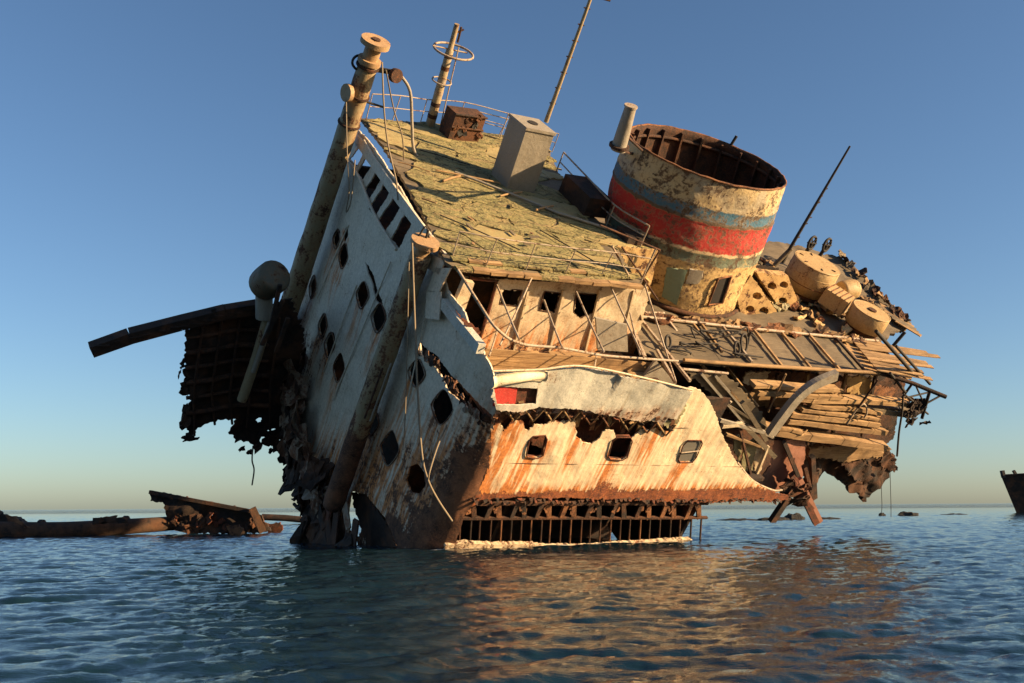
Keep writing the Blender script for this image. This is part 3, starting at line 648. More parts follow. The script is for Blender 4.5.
# ---- roof: slab carrying worn sheets
rf_out = Z(ROOF - .08, [(361, 118), (381, 143), (401, 176), (425, 218), (447, 264), (470, 270), (540, 277), (640, 286), (657, 246), (640, 234), (600, 222), (575, 200), (560, 175), (548, 150), (505, 136), (440, 124)])
roof = panel('roof_deck', rf_out, [], planar('z', ROOF - .08, 1), .3, .14, 'woodgrey', ship, .05, 0, .03)
roof['label'] = 'mossy yellow green roof deck covered with torn sheets'
rfp = rf_out
jit = {}
def rc(i, j):
    if (i, j) not in jit:
        a = i * 2.3 + (.8 if j % 2 else 0); b = j * 1.35; ca2, sa2 = math.cos(-.34), math.sin(-.34)
        jit[(i, j)] = (4 + a * ca2 - b * sa2 + rnd.uniform(-.38, .38), 12 + a * sa2 + b * ca2 + rnd.uniform(-.34, .34))
    return Vector(jit[(i, j)])
for i in range(-8, 9):
    for j in range(-14, 15):
        if rnd.random() < .035: continue
        cs_ = [rc(i, j), rc(i + 1, j), rc(i + 1, j + 1), rc(i, j + 1)]; c = sum(cs_, Vector((0, 0))) / 4
        if not inpoly(np.array([tuple(c)]), rfp)[0]: continue
        q = [list(c + (p - c) * 1.0) for p in cs_]
        for k_ in range(4):
            f_ = 1.0
            while f_ > .1 and not inpoly(np.array([tuple(c + (cs_[k_] - c) * f_)]), rfp)[0]: f_ -= .06
            q[k_] = list(c + (cs_[k_] - c) * f_)
        z0 = ROOF - .03 + rnd.uniform(0, .018); cz = [rnd.choice([0, 0, 0, 0, .02, .07]) * rnd.random() for _ in range(4)]
        G = 5; V = []; Fq = []
        for a in range(G):
            for b in range(G):
                s, t = a / (G - 1), b / (G - 1)
                pp = [sum(w * q[k][d] for k, w in enumerate(((1 - s) * (1 - t), s * (1 - t), s * t, (1 - s) * t))) for d in (0, 1)]
                e = 1 if 0 < a < G - 1 and 0 < b < G - 1 else 0
                zz_ = z0 + rnd.uniform(-.022, .022) + sum(w * cz[k] for k, w in enumerate(((1 - s) * (1 - t), s * (1 - t), s * t, (1 - s) * t))) + .035 * noise.noise(Vector((pp[0] * .9 + pp[1] * .5, pp[1] * 1.6, 3))) + .02
                edge = .12 if not e else 0
                V.append((pp[0] + (rnd.uniform(-edge, edge)), pp[1] + rnd.uniform(-edge, edge), zz_))
        for a in range(G - 1):
            for b in range(G - 1): Fq.append((a * G + b, (a + 1) * G + b, (a + 1) * G + b + 1, a * G + b + 1))
        n0 = len(V); rim = [k for k in range(G)]
        loop = [a * G for a in range(G)] + [(G - 1) * G + b for b in range(1, G)] + [a * G + G - 1 for a in range(G - 2, -1, -1)] + [b for b in range(G - 2, 0, -1)]
        V += [(V[k][0], V[k][1], ROOF - .07) for k in loop]
        for k in range(len(loop)): Fq.append((loop[k], n0 + k, n0 + (k + 1) % len(loop), loop[(k + 1) % len(loop)]))
        mk('roof_sheet', V, Fq, rnd.choice(['moss', 'moss', 'moss', 'moss2']), roof)
# cracked eaves edge board pieces along the sunlit edge
for k in range(11):
    a = P(455 + k * 17, 268 + k * 1.7, z=ROOF - .05); b = P(455 + (k + 1) * 17, 268 + (k + 1) * 1.7, z=ROOF - .05)
    beam('eaves_board', a + Vector((.03, rnd.uniform(-.06, .05), rnd.uniform(-.04, .04))), b, .30, .15, rnd.choice(['woodlit', 'moss', 'woodlit', 'wood']), roof, (0, 0, 1), .10)
    beam('eaves_board', a + Vector((.03, .55, .12)), b + Vector((0, .55 + rnd.uniform(-.1, .1), .12)), .28, .08, rnd.choice(['woodlit', 'moss', 'moss']), roof, (0, 0, 1), .06)
# debris lying on the roof
def RZ(px, py, h=.12): return P(px, py, z=ROOF + h)
for a, b, r_, mt in (((436, 170), (500, 183), .05, 'wood'), ((455, 172), (560, 214), .07, 'vent'), ((555, 212), (650, 243), .08, 'vent'), ((500, 196), (522, 192), .05, 'woodlit'), ((536, 210), (553, 206), .06, 'woodlit'),
                     ((443, 181), (460, 176), .06, 'woodlit'), ((398, 162), (430, 172), .03, 'wood'), ((420, 150), (470, 165), .03, 'black'), ((440, 215), (520, 250), .03, 'black'), ((540, 230), (600, 265), .03, 'black')):
    tube('loose_bar', sag(RZ(*a), RZ(*b), -.05 * rnd.random(), 4), r_, mt, roof, 6)
for k in range(14):
    a = RZ(rnd.uniform(400, 600), rnd.uniform(180, 255)); d = Vector((rnd.uniform(-1, 1), rnd.uniform(-1, 1), .05)).normalized() * rnd.uniform(.2, .7)
    if inpoly(np.array([[a.x, a.y]]), rf_out)[0]: beam('splinter', a, a + d, rnd.uniform(.05, .16), .05, rnd.choice(['wood', 'moss', 'woodgrey', 'woodlit']), roof, (0, 0, 1), .3)
# ---- roof rails
def rail(name, base, tops, h, r=.03, mat='rail', mid=True, posts=True, par=None):
    e = bpy.data.objects.new(name, None); COL.objects.link(e); e.parent = par or ship
    top = [Vector(b) + Vector(t) + Vector((0, 0, h)) for b, t in zip(base, tops)]
    tube('top_rail', bezier(top, 4), r, mat, e, 6)
    if mid: tube('mid_rail', bezier([Vector(b).lerp(t, .52) for b, t in zip(base, top)], 4), r * .8, mat, e, 6)
    if posts:
        for b, t in zip(base, top): tube('stanchion', [b, t], r * .85, mat, e, 6)
    return e
Z0 = (0, 0, 0)
b_ = [P(*q, z=ROOF) for q in [(452, 258), (486, 266), (526, 270), (565, 274), (601, 276), (640, 283)]]
rail('roof_railing', b_, [(.0, .1, -.1), (.05, .0, .05), (0, .05, -.02), (0, -.05, .03), (.1, 0, -.05), Z0], 1.25)
b_ = [P(*q, z=ROOF) for q in [(366, 120), (392, 122), (420, 124), (456, 127), (500, 138)]]
rail('roof_railing', b_, [(.0, .1, 0), (.05, .0, .1), (0, .05, 0), (0, -.05, .1), (0, 0, .1)], 1.35)
b_ = [P(*q, z=ROOF) for q in [(470, 130), (498, 137), (530, 146), (552, 152)]]
rail('roof_railing', b_, [Z0, (.2, 0, 0), Z0, Z0], 1.1)
b_ = [P(*q, z=ROOF) for q in [(556, 172), (578, 196), (606, 226), (640, 247)]]
rail('stair_railing', b_, [Z0, Z0, Z0, Z0], 1.15, .045)
# leaning stanchions and bent handrail over the promenade
prm = bpy.data.objects.new('promenade_railing', None); COL.objects.link(prm); prm.parent = ship
yq = 1.2
tube('bent_handrail', bezier([P(458, 270, y=3.6), P(480, 305, y=2.2), P(497, 329, y=yq), P(520.6, 343.6, y=yq), P(561.7, 348, y=yq), P(600, 355, y=yq), P(635, 358, y=yq), P(678, 361, y=yq)], 6), .058, 'rail', prm, 8)
for a, b in (((497, 285), (519, 339)), ((544, 300), (562, 347)), ((576, 291), (604, 352)), ((610, 285), (644, 358)), ((645, 285), (676, 382)), ((533, 275), (500, 345)), ((497, 331), (489, 356)), ((597, 353), (593, 372)), ((656, 352), (676, 383)), ((630, 313), (640, 355))):
    tube('stanchion', sag(P(*a, y=4.6), P(*b, y=yq - .2), .05, 3), .04, 'rail', prm, 6)
for a, b in (((600, 225), (660, 250)), ((656, 248), (640, 284)), ((622, 247), (658, 300)), ((640, 283), (660, 250)), ((612, 246), (634, 285)), ((634, 285), (641, 320)), ((646, 283), (628, 316))):
    tube('brace', [P(*a, y=5.0), P(*b, y=5.0)], .045, rnd.choice(['rail', 'rust', 'rail']), prm, 6)
panel('corner_plate', Y(5.4, [(616, 246), (658, 250), (652, 284), (640, 286)]), [], planar('y', 5.4, -1), .2, .06, 'yellow', ship, .04, 0, .06, .8, lambda u, v, p: .05)
panel('corner_plate', Y(5.3, [(640, 290), (650, 292), (640, 330), (624, 352), (618, 340), (634, 316)]), [], planar('y', 5.3, -1), .2, .06, 'cream', ship, .04, 0, .06)

# ---- kingposts standing before the bridge
def kingpost(top, bot, xk, r0, r1, rust_from):
    a, b = P(*bot, x=xk), P(*top, x=xk); n_ = 40; m = MB(); V = []; Fc = []; ra = []; K = 20
    d = (b - a).normalized(); u = d.orthogonal().normalized(); w = d.cross(u)
    for i in range(n_ + 1):
        t = i / n_; c = a.lerp(b, t); r = r0 + (r1 - r0) * t
        for j in range(K):
            q = 2 * math.pi * j / K; p = c + (u * math.cos(q) + w * math.sin(q)) * r
            p += (p - c) * (.06 * noise.noise(p * 1.6)); V.append(p); ra.append(.62 * smoothramp(t, rust_from + .25, rust_from - .15) + .08)
    for i in range(n_):
        for j in range(K): Fc.append((i * K + j, i * K + (j + 1) % K, (i + 1) * K + (j + 1) % K, (i + 1) * K + j))
    Fc += [tuple(range(K))[::-1], tuple(range(n_ * K, n_ * K + K))]
    o = mk('kingpost', V, Fc, 'post', ship, [True] * (n_ * K) + [False] * 2, {'rust': ra})
    return o, b, d, u, w
kp, tp, d, u, w = kingpost((369, 62), (262, 392), -2.2, .58, .46, .1)
kp['label'] = 'taller kingpost at the shaded far edge of the bridge'
def disc(name, c, d, r, h, mat, par, n=20, hole=False):
    m = MB(); m.tube([c, c + d * h], r, n); return m.build(name, mat, par)
disc('collar', tp - d * .05, d, .54, .22, 'postcap', kp); disc('neck', tp + d * .15, d, .38, .75, 'postcap', kp); disc('cap', tp + d * .85, d, .68, .24, 'postcap', kp)
disc('cap_boss', tp + d * 1.08, d, .2, .07, 'rust', kp)
m = MB(); m.tube([tp - d * 1.6 - Vector((0.55, 0.2, 0)), tp - d * 1.6 - Vector((.75, .25, 0))], .42, 14); m.build('sheave', 'postcap', kp)
tube('sheave_strap', bezier([tp - d * 1.0 + u * .55, tp - d * .4 + Vector((-.7, 0, .1)), tp + d * .1 + Vector((-.5, .3, 0)), tp + d * .1 + u * .4], 5), .06, 'black', kp, 6)
for off in (.2, 1.7, 3.2): tube('band', [tp - d * off - d * .05, tp - d * off + d * .05], .55, 'rust', kp, 16)
arm = tp - d * .3
beam('bracket_arm', arm, arm + Vector((1.3, -.5, .2)), .14, .22, 'black', kp); disc('pulley_block', arm + Vector((1.1, -.6, .1)), Vector((.2, -.9, .2)).normalized(), .33, .25, 'rust', kp, 12)
tube('bent_pipe', bezier([arm + Vector((1.3, -.5, .25)), arm + Vector((2.1, -.6, -.5)), arm + Vector((2.6, -.8, -2.0)), arm + Vector((3.0, -1.0, -3.2)), arm + Vector((3.7, -1.2, -3.9))], 6), .075, 'vent', kp)
tube('bracket_pin', [tp - d * 1.9, tp - d * 1.8 + Vector((1.3, -.2, -.2))], .06, 'black', kp, 6)
kp2, tp2, d2, u2, w2 = kingpost((421, 254), (333, 505), -2.3, .50, .44, .22)
kp2['label'] = 'shorter stained kingpost leaning across the shaded bridge wall'
disc('neck', tp2 - d2 * .1, d2, .34, .6, 'postcap', kp2); disc('cap', tp2 + d2 * .45, d2, .60, .2, 'postcap', kp2)
tube('cap_bolt', [tp2 + d2 * .62 + Vector((.1, .2, 0)), tp2 + d2 * 1.0 + Vector((.1, .25, 0))], .05, 'black', kp2, 6)
tube('lifting_eye', bezier([tp2 + d2 * .65 + Vector((-.2, .3, 0)), tp2 + d2 * 1.1 + Vector((0, .35, 0)), tp2 + d2 * .65 + Vector((.25, .25, 0))], 5), .04, 'black', kp2, 6)
tube('ladder_stile', [tp2 - d2 * 5.4 + Vector((-.3, -.62, 0)), tp2 - d2 * 8.2 + Vector((-.3, -.6, 0))], .045, 'rust', kp2, 6)
tube('ladder_stile', [tp2 - d2 * 5.0 + Vector((-.1, -.82, 0)), tp2 - d2 * 8.2 + Vector((-.1, -.8, 0))], .045, 'vent', kp2, 6)
# ripped edge of a plate behind the short post, orange put in for its sunlit side
for k in range(9):
    a = P(424 - k * 3.4, 252 + k * 10, x=-1.9 + rnd.uniform(-.1, .1)); b = P(421 - k * 3.4 + rnd.uniform(-2, 3), 264 + k * 10, x=-1.9)
    beam('sunlit_strip', a, b, rnd.uniform(.15, .4), .1, rnd.choice(['postcap', 'orustic', 'rust']), kp2, (1, 0, 0), .3)
m = MB()
for q in ([(430, 252), (446, 262), (440, 275), (428, 268)], [(436, 268), (452, 268), (440, 292), (428, 292)], [(428, 290), (442, 292), (440, 320), (426, 318)]):
    p4 = [P(*a, x=-1.75) for a in q]; m.hexa(p4 + [p + Vector((-.06, 0, 0)) for p in p4])
m.build('cracked_plate', 'bridge', ship)

# ---- torn plating hanging off the far side, ahead of the bridge
TY = 16.0
def TYP(pts): return Y(TY, pts)
torn_out = [(184, 330), (200, 322), (225, 312), (255, 306), (290, 300), (304, 330), (300, 380), (296, 440), (292, 478), (283, 474), (284, 462), (277, 458), (280, 446), (270, 445), (262, 434), (256, 447), (249, 441), (236, 443), (229, 432), (234, 424), (233, 417), (218, 420), (205, 424), (198, 428), (193, 430), (194, 438), (200, 437), (190, 443), (184, 444), (182, 440), (189, 432), (186, 425), (189, 418), (187, 405), (190, 398), (185, 392), (189, 382), (184, 372), (187, 364), (179, 380), (178, 376), (184, 360), (186, 345)]
tl = panel('torn_plating', TYP(torn_out), [TYP([(256, 420), (261, 418), (262, 424), (258, 426)]), TYP([(268, 430), (275, 428), (273, 437), (269, 440)]), TYP([(186, 392), (189, 391), (189, 396)]), TYP([(279, 440), (282, 436), (282, 446)])],
           planar('y', TY, -1), .22, .08, 'shadedrust', ship, .10, .06, .35, .5, None, None, 21)
tl['label'] = 'dark torn hull plating hanging in rags beside the bridge'
for k in range(6):   # creased strakes
    y_ = 334 + k * 15; pts = [P(186, y_ + 4, y=TY - .15), P(210, y_ + 1, y=TY - .25), P(238, y_ - 4, y=TY - .15), P(268, y_ - 3, y=TY - .2)]
    tube('strake', bezier(pts, 4), .10 + .05 * (k % 2), 'rust', tl, 6)
m = MB(); bp = [P(91, 350, y=TY - .3), P(130, 336, y=TY - .3), P(180, 323, y=TY - .3), P(225, 312, y=TY - .3), P(262, 306, y=TY - .3)]
for a, b in zip(bp, bp[1:]): m.beam(a, b, .5, .62, (0, 0, 1), .04)
bo = m.build('broken_beam', 'shadedrust', ship); bo['label'] = 'long dark broken beam jutting out over the sea'
for k in range(12):
    a = bp[0].lerp(bp[-1], k / 12 + .03); beam('flange_scrap', a + Vector((0, -.2, .3)), a + Vector((rnd.uniform(.3, .8), -.2, rnd.uniform(.28, .45))), .2, .1, 'shadedrust', bo, (0, 0, 1), .3)
tube('beam_stub', [P(214, 318, y=TY - .4), P(213, 308, y=TY - .4)], .12, 'black', bo, 6)
for px in (196, 214, 232, 252, 272):
    tube('bent_frame', bezier([P(px + 8, 318, y=TY - .25), P(px + 2, 360, y=TY - .35), P(px - 2, 395, y=TY - .3), P(px + rnd.uniform(-6, 4), 424 + rnd.uniform(0, 14), y=TY - .2)], 5), .07, 'rust', tl, 5)
for k in range(26):
    px, py = rnd.choice([(186, rnd.uniform(340, 440)), (rnd.uniform(240, 290), rnd.uniform(430, 455)), (288, rnd.uniform(430, 480))]); a = P(px, py, y=TY - .1)
    scrap('rag', a, rnd.uniform(.15, .42), 'shadedrust', tl, (0, 1, 0), .5, 1.6, along=(0, 0, 1))
# crushed mass where bridge and torn plating meet
crush = panel('crushed_plating', X(-1.95, [(268, 330), (286, 300), (293, 330), (289, 352), (298, 352), (291, 395), (296, 410), (300, 412), (302, 430), (302, 450), (312, 470), (326, 500), (322, 540), (312, 560), (299, 556), (303, 520), (296, 498), (300, 488), (287, 474), (283, 460), (288, 440), (276, 430), (268, 400), (262, 390)]), [X(-1.95, loz(293, 440, 3, 10)), X(-1.95, loz(298, 504, 2.5, 5))],
              planar('x', -1.95, -1), .22, .1, 'shadedrust', ship, .14, .08, .5, .9, None, None, 31)
for k in range(75):
    t = rnd.random(); px = 283 + (16 + 38 * smoothramp(t, .35, .9)) * rnd.random() + 10 * t; py = 375 + 170 * t; a = P(px, py, x=-2.1 + rnd.uniform(-.3, .2))
    scrap('crumpled_plate', a, rnd.uniform(.2, .8), rnd.choice(['shadedrust', 'brrust', 'shadedrust', 'brrust', 'rust', 'brrust']), crush, (1, 0, 0), .55, 1.7, along=(0, .1, 1))
for a, b, mt in (((331, 502), (322, 532), 'redrust'), ((338, 498), (333, 548), 'rust'), ((345, 505), (349, 530), 'brrust'), ((327, 520), (332, 552), 'rust'), ((318, 500), (326, 546), 'shadedrust'), ((356, 520), (352, 550), 'rust')):
    beam('hanging_plate', P(*a, x=-2.2), P(*b, x=-2.2), .55, .08, mt, crush, (1, 0, 0), .2)
m = MB(); m.tube(bezier([P(294, 500, x=-2.2), P(298, 494, x=-2.2), P(303, 500, x=-2.2), P(299, 508, x=-2.2), P(294, 504, x=-2.2)], 4), .09, 6); m.build('fairlead_ring', 'shadedrust', crush)
# jagged plate between the two feet of the wall
panel('foot_plate', X(-1.2, [(352, 492), (366, 494), (384, 517), (398, 548), (402, 570), (370, 570), (366, 540), (360, 530)]), [], planar('x', -1.2, -1), .2, .06, 'shadedrust', ship, .08, 0, .15)
panel('foot_plate', X(-1.0, [(360, 530), (380, 525), (396, 540), (402, 575), (350, 575)]), [], planar('x', -1.0, -1), .2, .06, 'bridge', ship, .08, 0, .2, .9, lambda u, v, p: .38)
# cowl ventilator with drum head
cy_ = 14.5
a, b = P(242, 400, y=cy_), P(270, 312, y=cy_); vt = tube('ventilator_pipe', [a, a.lerp(b, .5) + Vector((.05, 0, 0)), b], .26, 'post', ship, 12); vt['label'] = 'pale ventilator pipe with a mottled drum head'
tube('pipe_stay', [P(253, 372, y=cy_ - .4), P(270, 322, y=cy_ - .4)], .12, 'vent', vt, 6)
c = P(271, 279, y=cy_); dd = Vector((.15, -.55, .8)).normalized()
m = MB(); m.tube(bezier([c - dd * .85, c - dd * .7, c + dd * .35, c + dd * .6], 4), [.6, .68, .73, .76, .79, .81, .82, .82, .81, .77, .68, .5, .25], 20); m.build('drum_head', 'shadedolive', vt)
tube('drum_neck', [P(264, 318, y=cy_), c - dd * .7], .42, 'vent', vt, 10)
# struts between ventilator and post
for a, b in (((283, 300), (262, 345)), ((288, 318), (276, 352)), ((280, 285), (270, 330))): beam('strut', P(*a, y=13.5), P(*b, y=13.5), .2, .12, 'shadedrust', ship, (0, 1, 0), .1)

# ---- funnel
FB, FTp = Vector((15.3, 10.3, BOAT)), Vector((13.8, 10.3, 10.75))
def frad(t): return (3.9 + 3.0 * t - 2.3 * t * t, 3.3 + .1 * t)
def fcen(t): return Vector((15.3 - 2.2 * t + .7 * t * t, 10.3, BOAT + (10.75 - BOAT) * t))
nz, na = 70, 120; V = []; Fc = []
def fpt(t, a, ins=0):
    rx, ry = frad(t); c = fcen(t); p = c + Vector(((rx - ins) * math.cos(a), (ry - ins) * math.sin(a), 0)); return p
for i in range(nz + 1):
    for j in range(na):
        t = i / nz; a = 2 * math.pi * j / na; p = fpt(t, a); nr = Vector((math.cos(a), math.sin(a), 0))
        dn = .05 * noise.noise(p * .9) + .03 * noise.noise(p * 2.6)
        zc = p.z
        for zr in (6.35, 6.95, 8.6, 9.35): dn += .035 * math.exp(-((zc - zr) / .06) ** 2)
        dn += -.02 * (1 if abs((a * 6 / math.pi) % 1 - .5) < .05 else 0)
        p = p + nr * dn
        if i == nz: p.z += .04 * noise.noise(p * 2.1) + .02 * rnd.uniform(-1, 1)
        V.append(p)
for i in range(nz):
    for j in range(na): Fc.append((i * na + j, i * na + (j + 1) % na, (i + 1) * na + (j + 1) % na, (i + 1) * na + j))
fun = mk('funnel', V, Fc, 'funnel', ship, True); fun['label'] = 'large round funnel with peeling red and blue bands'
V2 = []; F2 = []
for i in range(13):
    for j in range(na):
        t = .55 + .45 * i / 12; p = fpt(t, 2 * math.pi * j / na, .10); p.z = p.z if i < 12 else V[nz * na + j].z; V2.append(p)
for i in range(12):
    for j in range(na): F2.append((i * na + j, (i + 1) * na + j, (i + 1) * na + (j + 1) % na, i * na + (j + 1) % na))
b0 = len(V2); V2 += [V[nz * na + j] for j in range(na)]
for j in range(na): F2.append((12 * na + j, b0 + j, b0 + (j + 1) % na, 12 * na + (j + 1) % na))
F2.append(tuple(range(na)))
mk('funnel_lining', V2, F2, 'rust', fun, True)
for j in range(22):
    a = 2 * math.pi * j / 22; beam('stiffener', fpt(.6, a, .2), fpt(.985, a, .2), .10, .22, 'rust', fun, (math.cos(a), math.sin(a), 0))
pts = [fpt(.93, 2 * math.pi * j / 40, .18) for j in range(41)]; tube('ring_stiffener', pts, .09, 'rust', fun, 5)
def FN(px, py, out=.06):
    y = 7.0
    for _ in range(30):
        q = P(px, py, y=y); t = min(1, max(0, (q.z - FB.z) / (FTp.z - FB.z))); c = fcen(t); rx, ry = frad(t)
        k = max(.02, 1 - ((q.x - c.x) / (rx + out)) ** 2); y = y * .4 + .6 * (c.y - (ry + out) * math.sqrt(k))
    return q
def fpatch(name, quad, mat, par, out=.05, n_=7):
    V = []; Fq = []; q = [Vector(p) for p in quad]
    for o_ in (out, out - .06):
        for i in range(n_):
            for j in range(n_):
                s, t = i / (n_ - 1), j / (n_ - 1); p = q[0].lerp(q[1], s).lerp(q[3].lerp(q[2], s), t); e = rnd.uniform(-.8, .8) if (i in (0, n_ - 1) or j in (0, n_ - 1)) else 0
                V.append(FN(p.x + e, p.y + e, o_))
    N = n_ * n_
    for i in range(n_ - 1):
        for j in range(n_ - 1): k = i * n_ + j; Fq += [(k, k + n_, k + n_ + 1, k + 1), (N + k, N + k + 1, N + k + n_ + 1, N + k + n_)]
    lp = [i * n_ for i in range(n_)] + [(n_ - 1) * n_ + j for j in range(1, n_)] + [i * n_ + n_ - 1 for i in range(n_ - 2, -1, -1)] + list(range(n_ - 2, 0, -1))
    for k in range(len(lp)): a, b = lp[k], lp[(k + 1) % len(lp)]; Fq.append((a, b, b + N, a + N))
    return mk(name, V, Fq, mat, par)
fpatch('steel_patch', [(667, 268), (687, 270), (676, 305), (662, 297)], 'green', fun)
fpatch('steel_patch', [(690, 269), (704, 271), (699, 284), (686, 284)], 'vent', fun)
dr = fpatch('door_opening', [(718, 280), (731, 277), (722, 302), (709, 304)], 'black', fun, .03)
l = [FN(*q, .1) for q in [(718, 279), (731.5, 276), (722.5, 303), (708, 305)]]; tube('door_frame', l + [l[0]], .06, 'orustic', dr, 6)
base = [fpt(0, 2 * math.pi * j / 48, -.12) + Vector((0, 0, .03)) for j in range(49)]; tube('base_flange', base, .12, 'rust', fun, 6)
tube('rim_bead', [V[nz * na + j] for j in range(0, na, 2)] + [V[nz * na]], .055, 'orustic', fun, 5)
tube('rim_stub', [fpt(1, .75), fpt(1, .75) + Vector((.1, 0, .55))], .09, 'black', fun, 6)
# exhaust pipe and casing at the funnel's shaded side
a, b = P(618, 150, y=8.2), P(631, 106, y=8.2)
ep = tube('exhaust_pipe', [a, a.lerp(b, .55), b], [.34, .30, .25], 'vent', ship, 14); disc('pipe_rim', b - (b - a).normalized() * .05, (b - a).normalized(), .30, .08, 'rail', ep, 14)
tube('pipe_bracket', [a, fpt(.93, math.pi * 1.0, -.05)], .08, 'rust', ep, 6); tube('pipe_bracket', [a.lerp(b, .4), fpt(.985, math.pi * 1.05, -.05)], .06, 'rust', ep, 6)
tube('pipe_collar', [a.lerp(b, .06), a.lerp(b, .12)], .46, 'rust', ep, 12)
boxo('shadow_housing', 8.2, 9.6, 10.8, 13.4, ROOF + .02, ROOF + 1.0, 'shadedrust', ship)  # dark boxes, their colour standing in for the shadowed gap before the funnel
boxo('shadow_housing', 9.2, 10.6, 8.2, 9.3, 3.5, ROOF + .4, 'shadedrust', ship)
# ---- box ventilator on the roof with aerial
def roofbox(name, base, top_h, mat, par, shift=(0, 0)):
    q = [P(*p, z=ROOF) for p in base]; m = MB(); m.hexa(q + [p + Vector((shift[0], shift[1], top_h)) for p in q]); return m.build(name, mat, par)
q0 = P(534, 193, z=ROOF); e1 = Vector((-1.55, .1, 0)); e2 = Vector((-.15, 1.5, 0)); bq = [q0 + e1, q0, q0 + e2, q0 + e1 + e2]; hgt = 3.1
m = MB(); m.hexa(bq + [p + Vector((-.1, 0, hgt)) for p in bq]); vb = m.build('ventilator_trunk', 'vent', ship); vb['label'] = 'tall plain grey box ventilator on the roof'
tcn = sum((p for p in bq), Vector()) / 4 + Vector((-.1, 0, hgt))
m = MB(); m.hexa([tcn + (p + Vector((-.1, 0, hgt)) - tcn) * 1.07 + Vector((0, 0, -.02)) for p in bq] + [tcn + (p + Vector((-.1, 0, hgt)) - tcn) * 1.07 + Vector((0, 0, .12)) for p in bq]); m.build('trunk_lid', 'vent', vb)
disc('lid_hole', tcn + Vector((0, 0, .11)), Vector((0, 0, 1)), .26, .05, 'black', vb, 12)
am = P(546, 122, y=15.0); d_ = (P(593, -8, y=15.0) - am).normalized()
an = tube('aerial_mast', [am, am + d_ * 3, am + d_ * 6.9], [.12, .10, .08], 'post', ship, 8); an['label'] = 'rusty aerial mast rising out of the picture top'
for k in range(7): tube('step', [am + d_ * (1 + k * .8) + Vector((-.18, 0, 0)), am + d_ * (1 + k * .8) + Vector((.18, 0, 0))], .035, 'rust', an, 5)
tube('aerial_arm', [am + d_ * 6.4, am + d_ * 6.5 + Vector((1.1, 0, -.1))], .05, 'rust', an, 5)
# ---- signal mast with hoop on the far roof edge
ba = P(430, 125, z=ROOF); tpm = P(457, 24, y=ba.y - .3); dm = (tpm - ba).normalized(); Lm = (tpm - ba).length
ms = tube('signal_mast', [ba, ba + dm * Lm * .75, ba + dm * Lm * .76, tpm], [.26, .2, .15, .13], 'post', ship, 12); ms['label'] = 'banded signal mast with a hoop near its top'
for f_ in (.1, .22, .34, .46, .58, .7): tube('band', [ba + dm * Lm * (f_ - .02), ba + dm * Lm * (f_ + .02)], .27 - .08 * f_, rnd.choice(['rail', 'orustic', 'rust']), ms, 12)
def ring3(name, c, n_, r, tr, par, mat='rail', a0=0, a1=2 * math.pi, k=32):
    u_ = n_.orthogonal().normalized(); w_ = n_.cross(u_); return tube(name, [c + (u_ * math.cos(a0 + (a1 - a0) * i / k) + w_ * math.sin(a0 + (a1 - a0) * i / k)) * r for i in range(k + 1)], tr, mat, par, 6)
ring3('hoop', ba + dm * Lm * .76 + Vector((.1, -.2, 0)), dm, 1.02, .06, ms); ring3('small_hoop', ba + dm * Lm * .45, dm, .5, .04, ms)
for q in (-1, 1): tube('hoop_arm', [ba + dm * Lm * .76, ba + dm * Lm * .76 + Vector((q * 1.0, 0, 0))], .04, 'rail', ms, 5)
tube('mast_ladder', [ba + Vector((.5, -.2, 0)), ba + dm * Lm * .8 + Vector((.38, -.1, 0))], .035, 'rail', ms, 5)
tube('lamp_bracket', [tpm - dm * .5, tpm - dm * .3 + Vector((.45, 0, .1))], .05, 'rust', ms, 5); tube('mast_fork', [tpm - dm * .9 + Vector((.3, 0, 0)), tpm - dm * 0.1 + Vector((.28, 0, 0))], .06, 'rust', ms, 6)
# rusty winch box on the roof
cb = P(463, 141, z=ROOF); m = MB(); e1 = Vector((.95, .1, 0)); e2 = Vector((-.1, 1.0, 0)); q = [cb - e1, cb + e1, cb + e1 + e2, cb - e1 + e2]
m.hexa(q + [p + Vector((0, 0, 1.45)) for p in q]); wb = m.build('winch_box', 'rust', ship); wb['label'] = 'rusty low winch box at the far roof edge'
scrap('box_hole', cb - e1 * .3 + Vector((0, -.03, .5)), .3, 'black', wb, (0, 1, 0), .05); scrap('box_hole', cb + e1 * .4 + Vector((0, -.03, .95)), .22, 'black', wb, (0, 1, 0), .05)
for h_ in (.72, 1.42): tube('box_rib', [cb - e1 + Vector((-.04, -.05, h_)), cb + e1 + Vector((.04, -.05, h_))], .06, 'shadedrust', wb, 5)
for k in range(6): scrap('rust_flake', cb + e1 * rnd.uniform(-1, 1) + Vector((0, -.05, rnd.uniform(.1, 1.4))), .2, rnd.choice(['rust', 'orustic']), wb, (0, 1, 0), .2, th=.03)
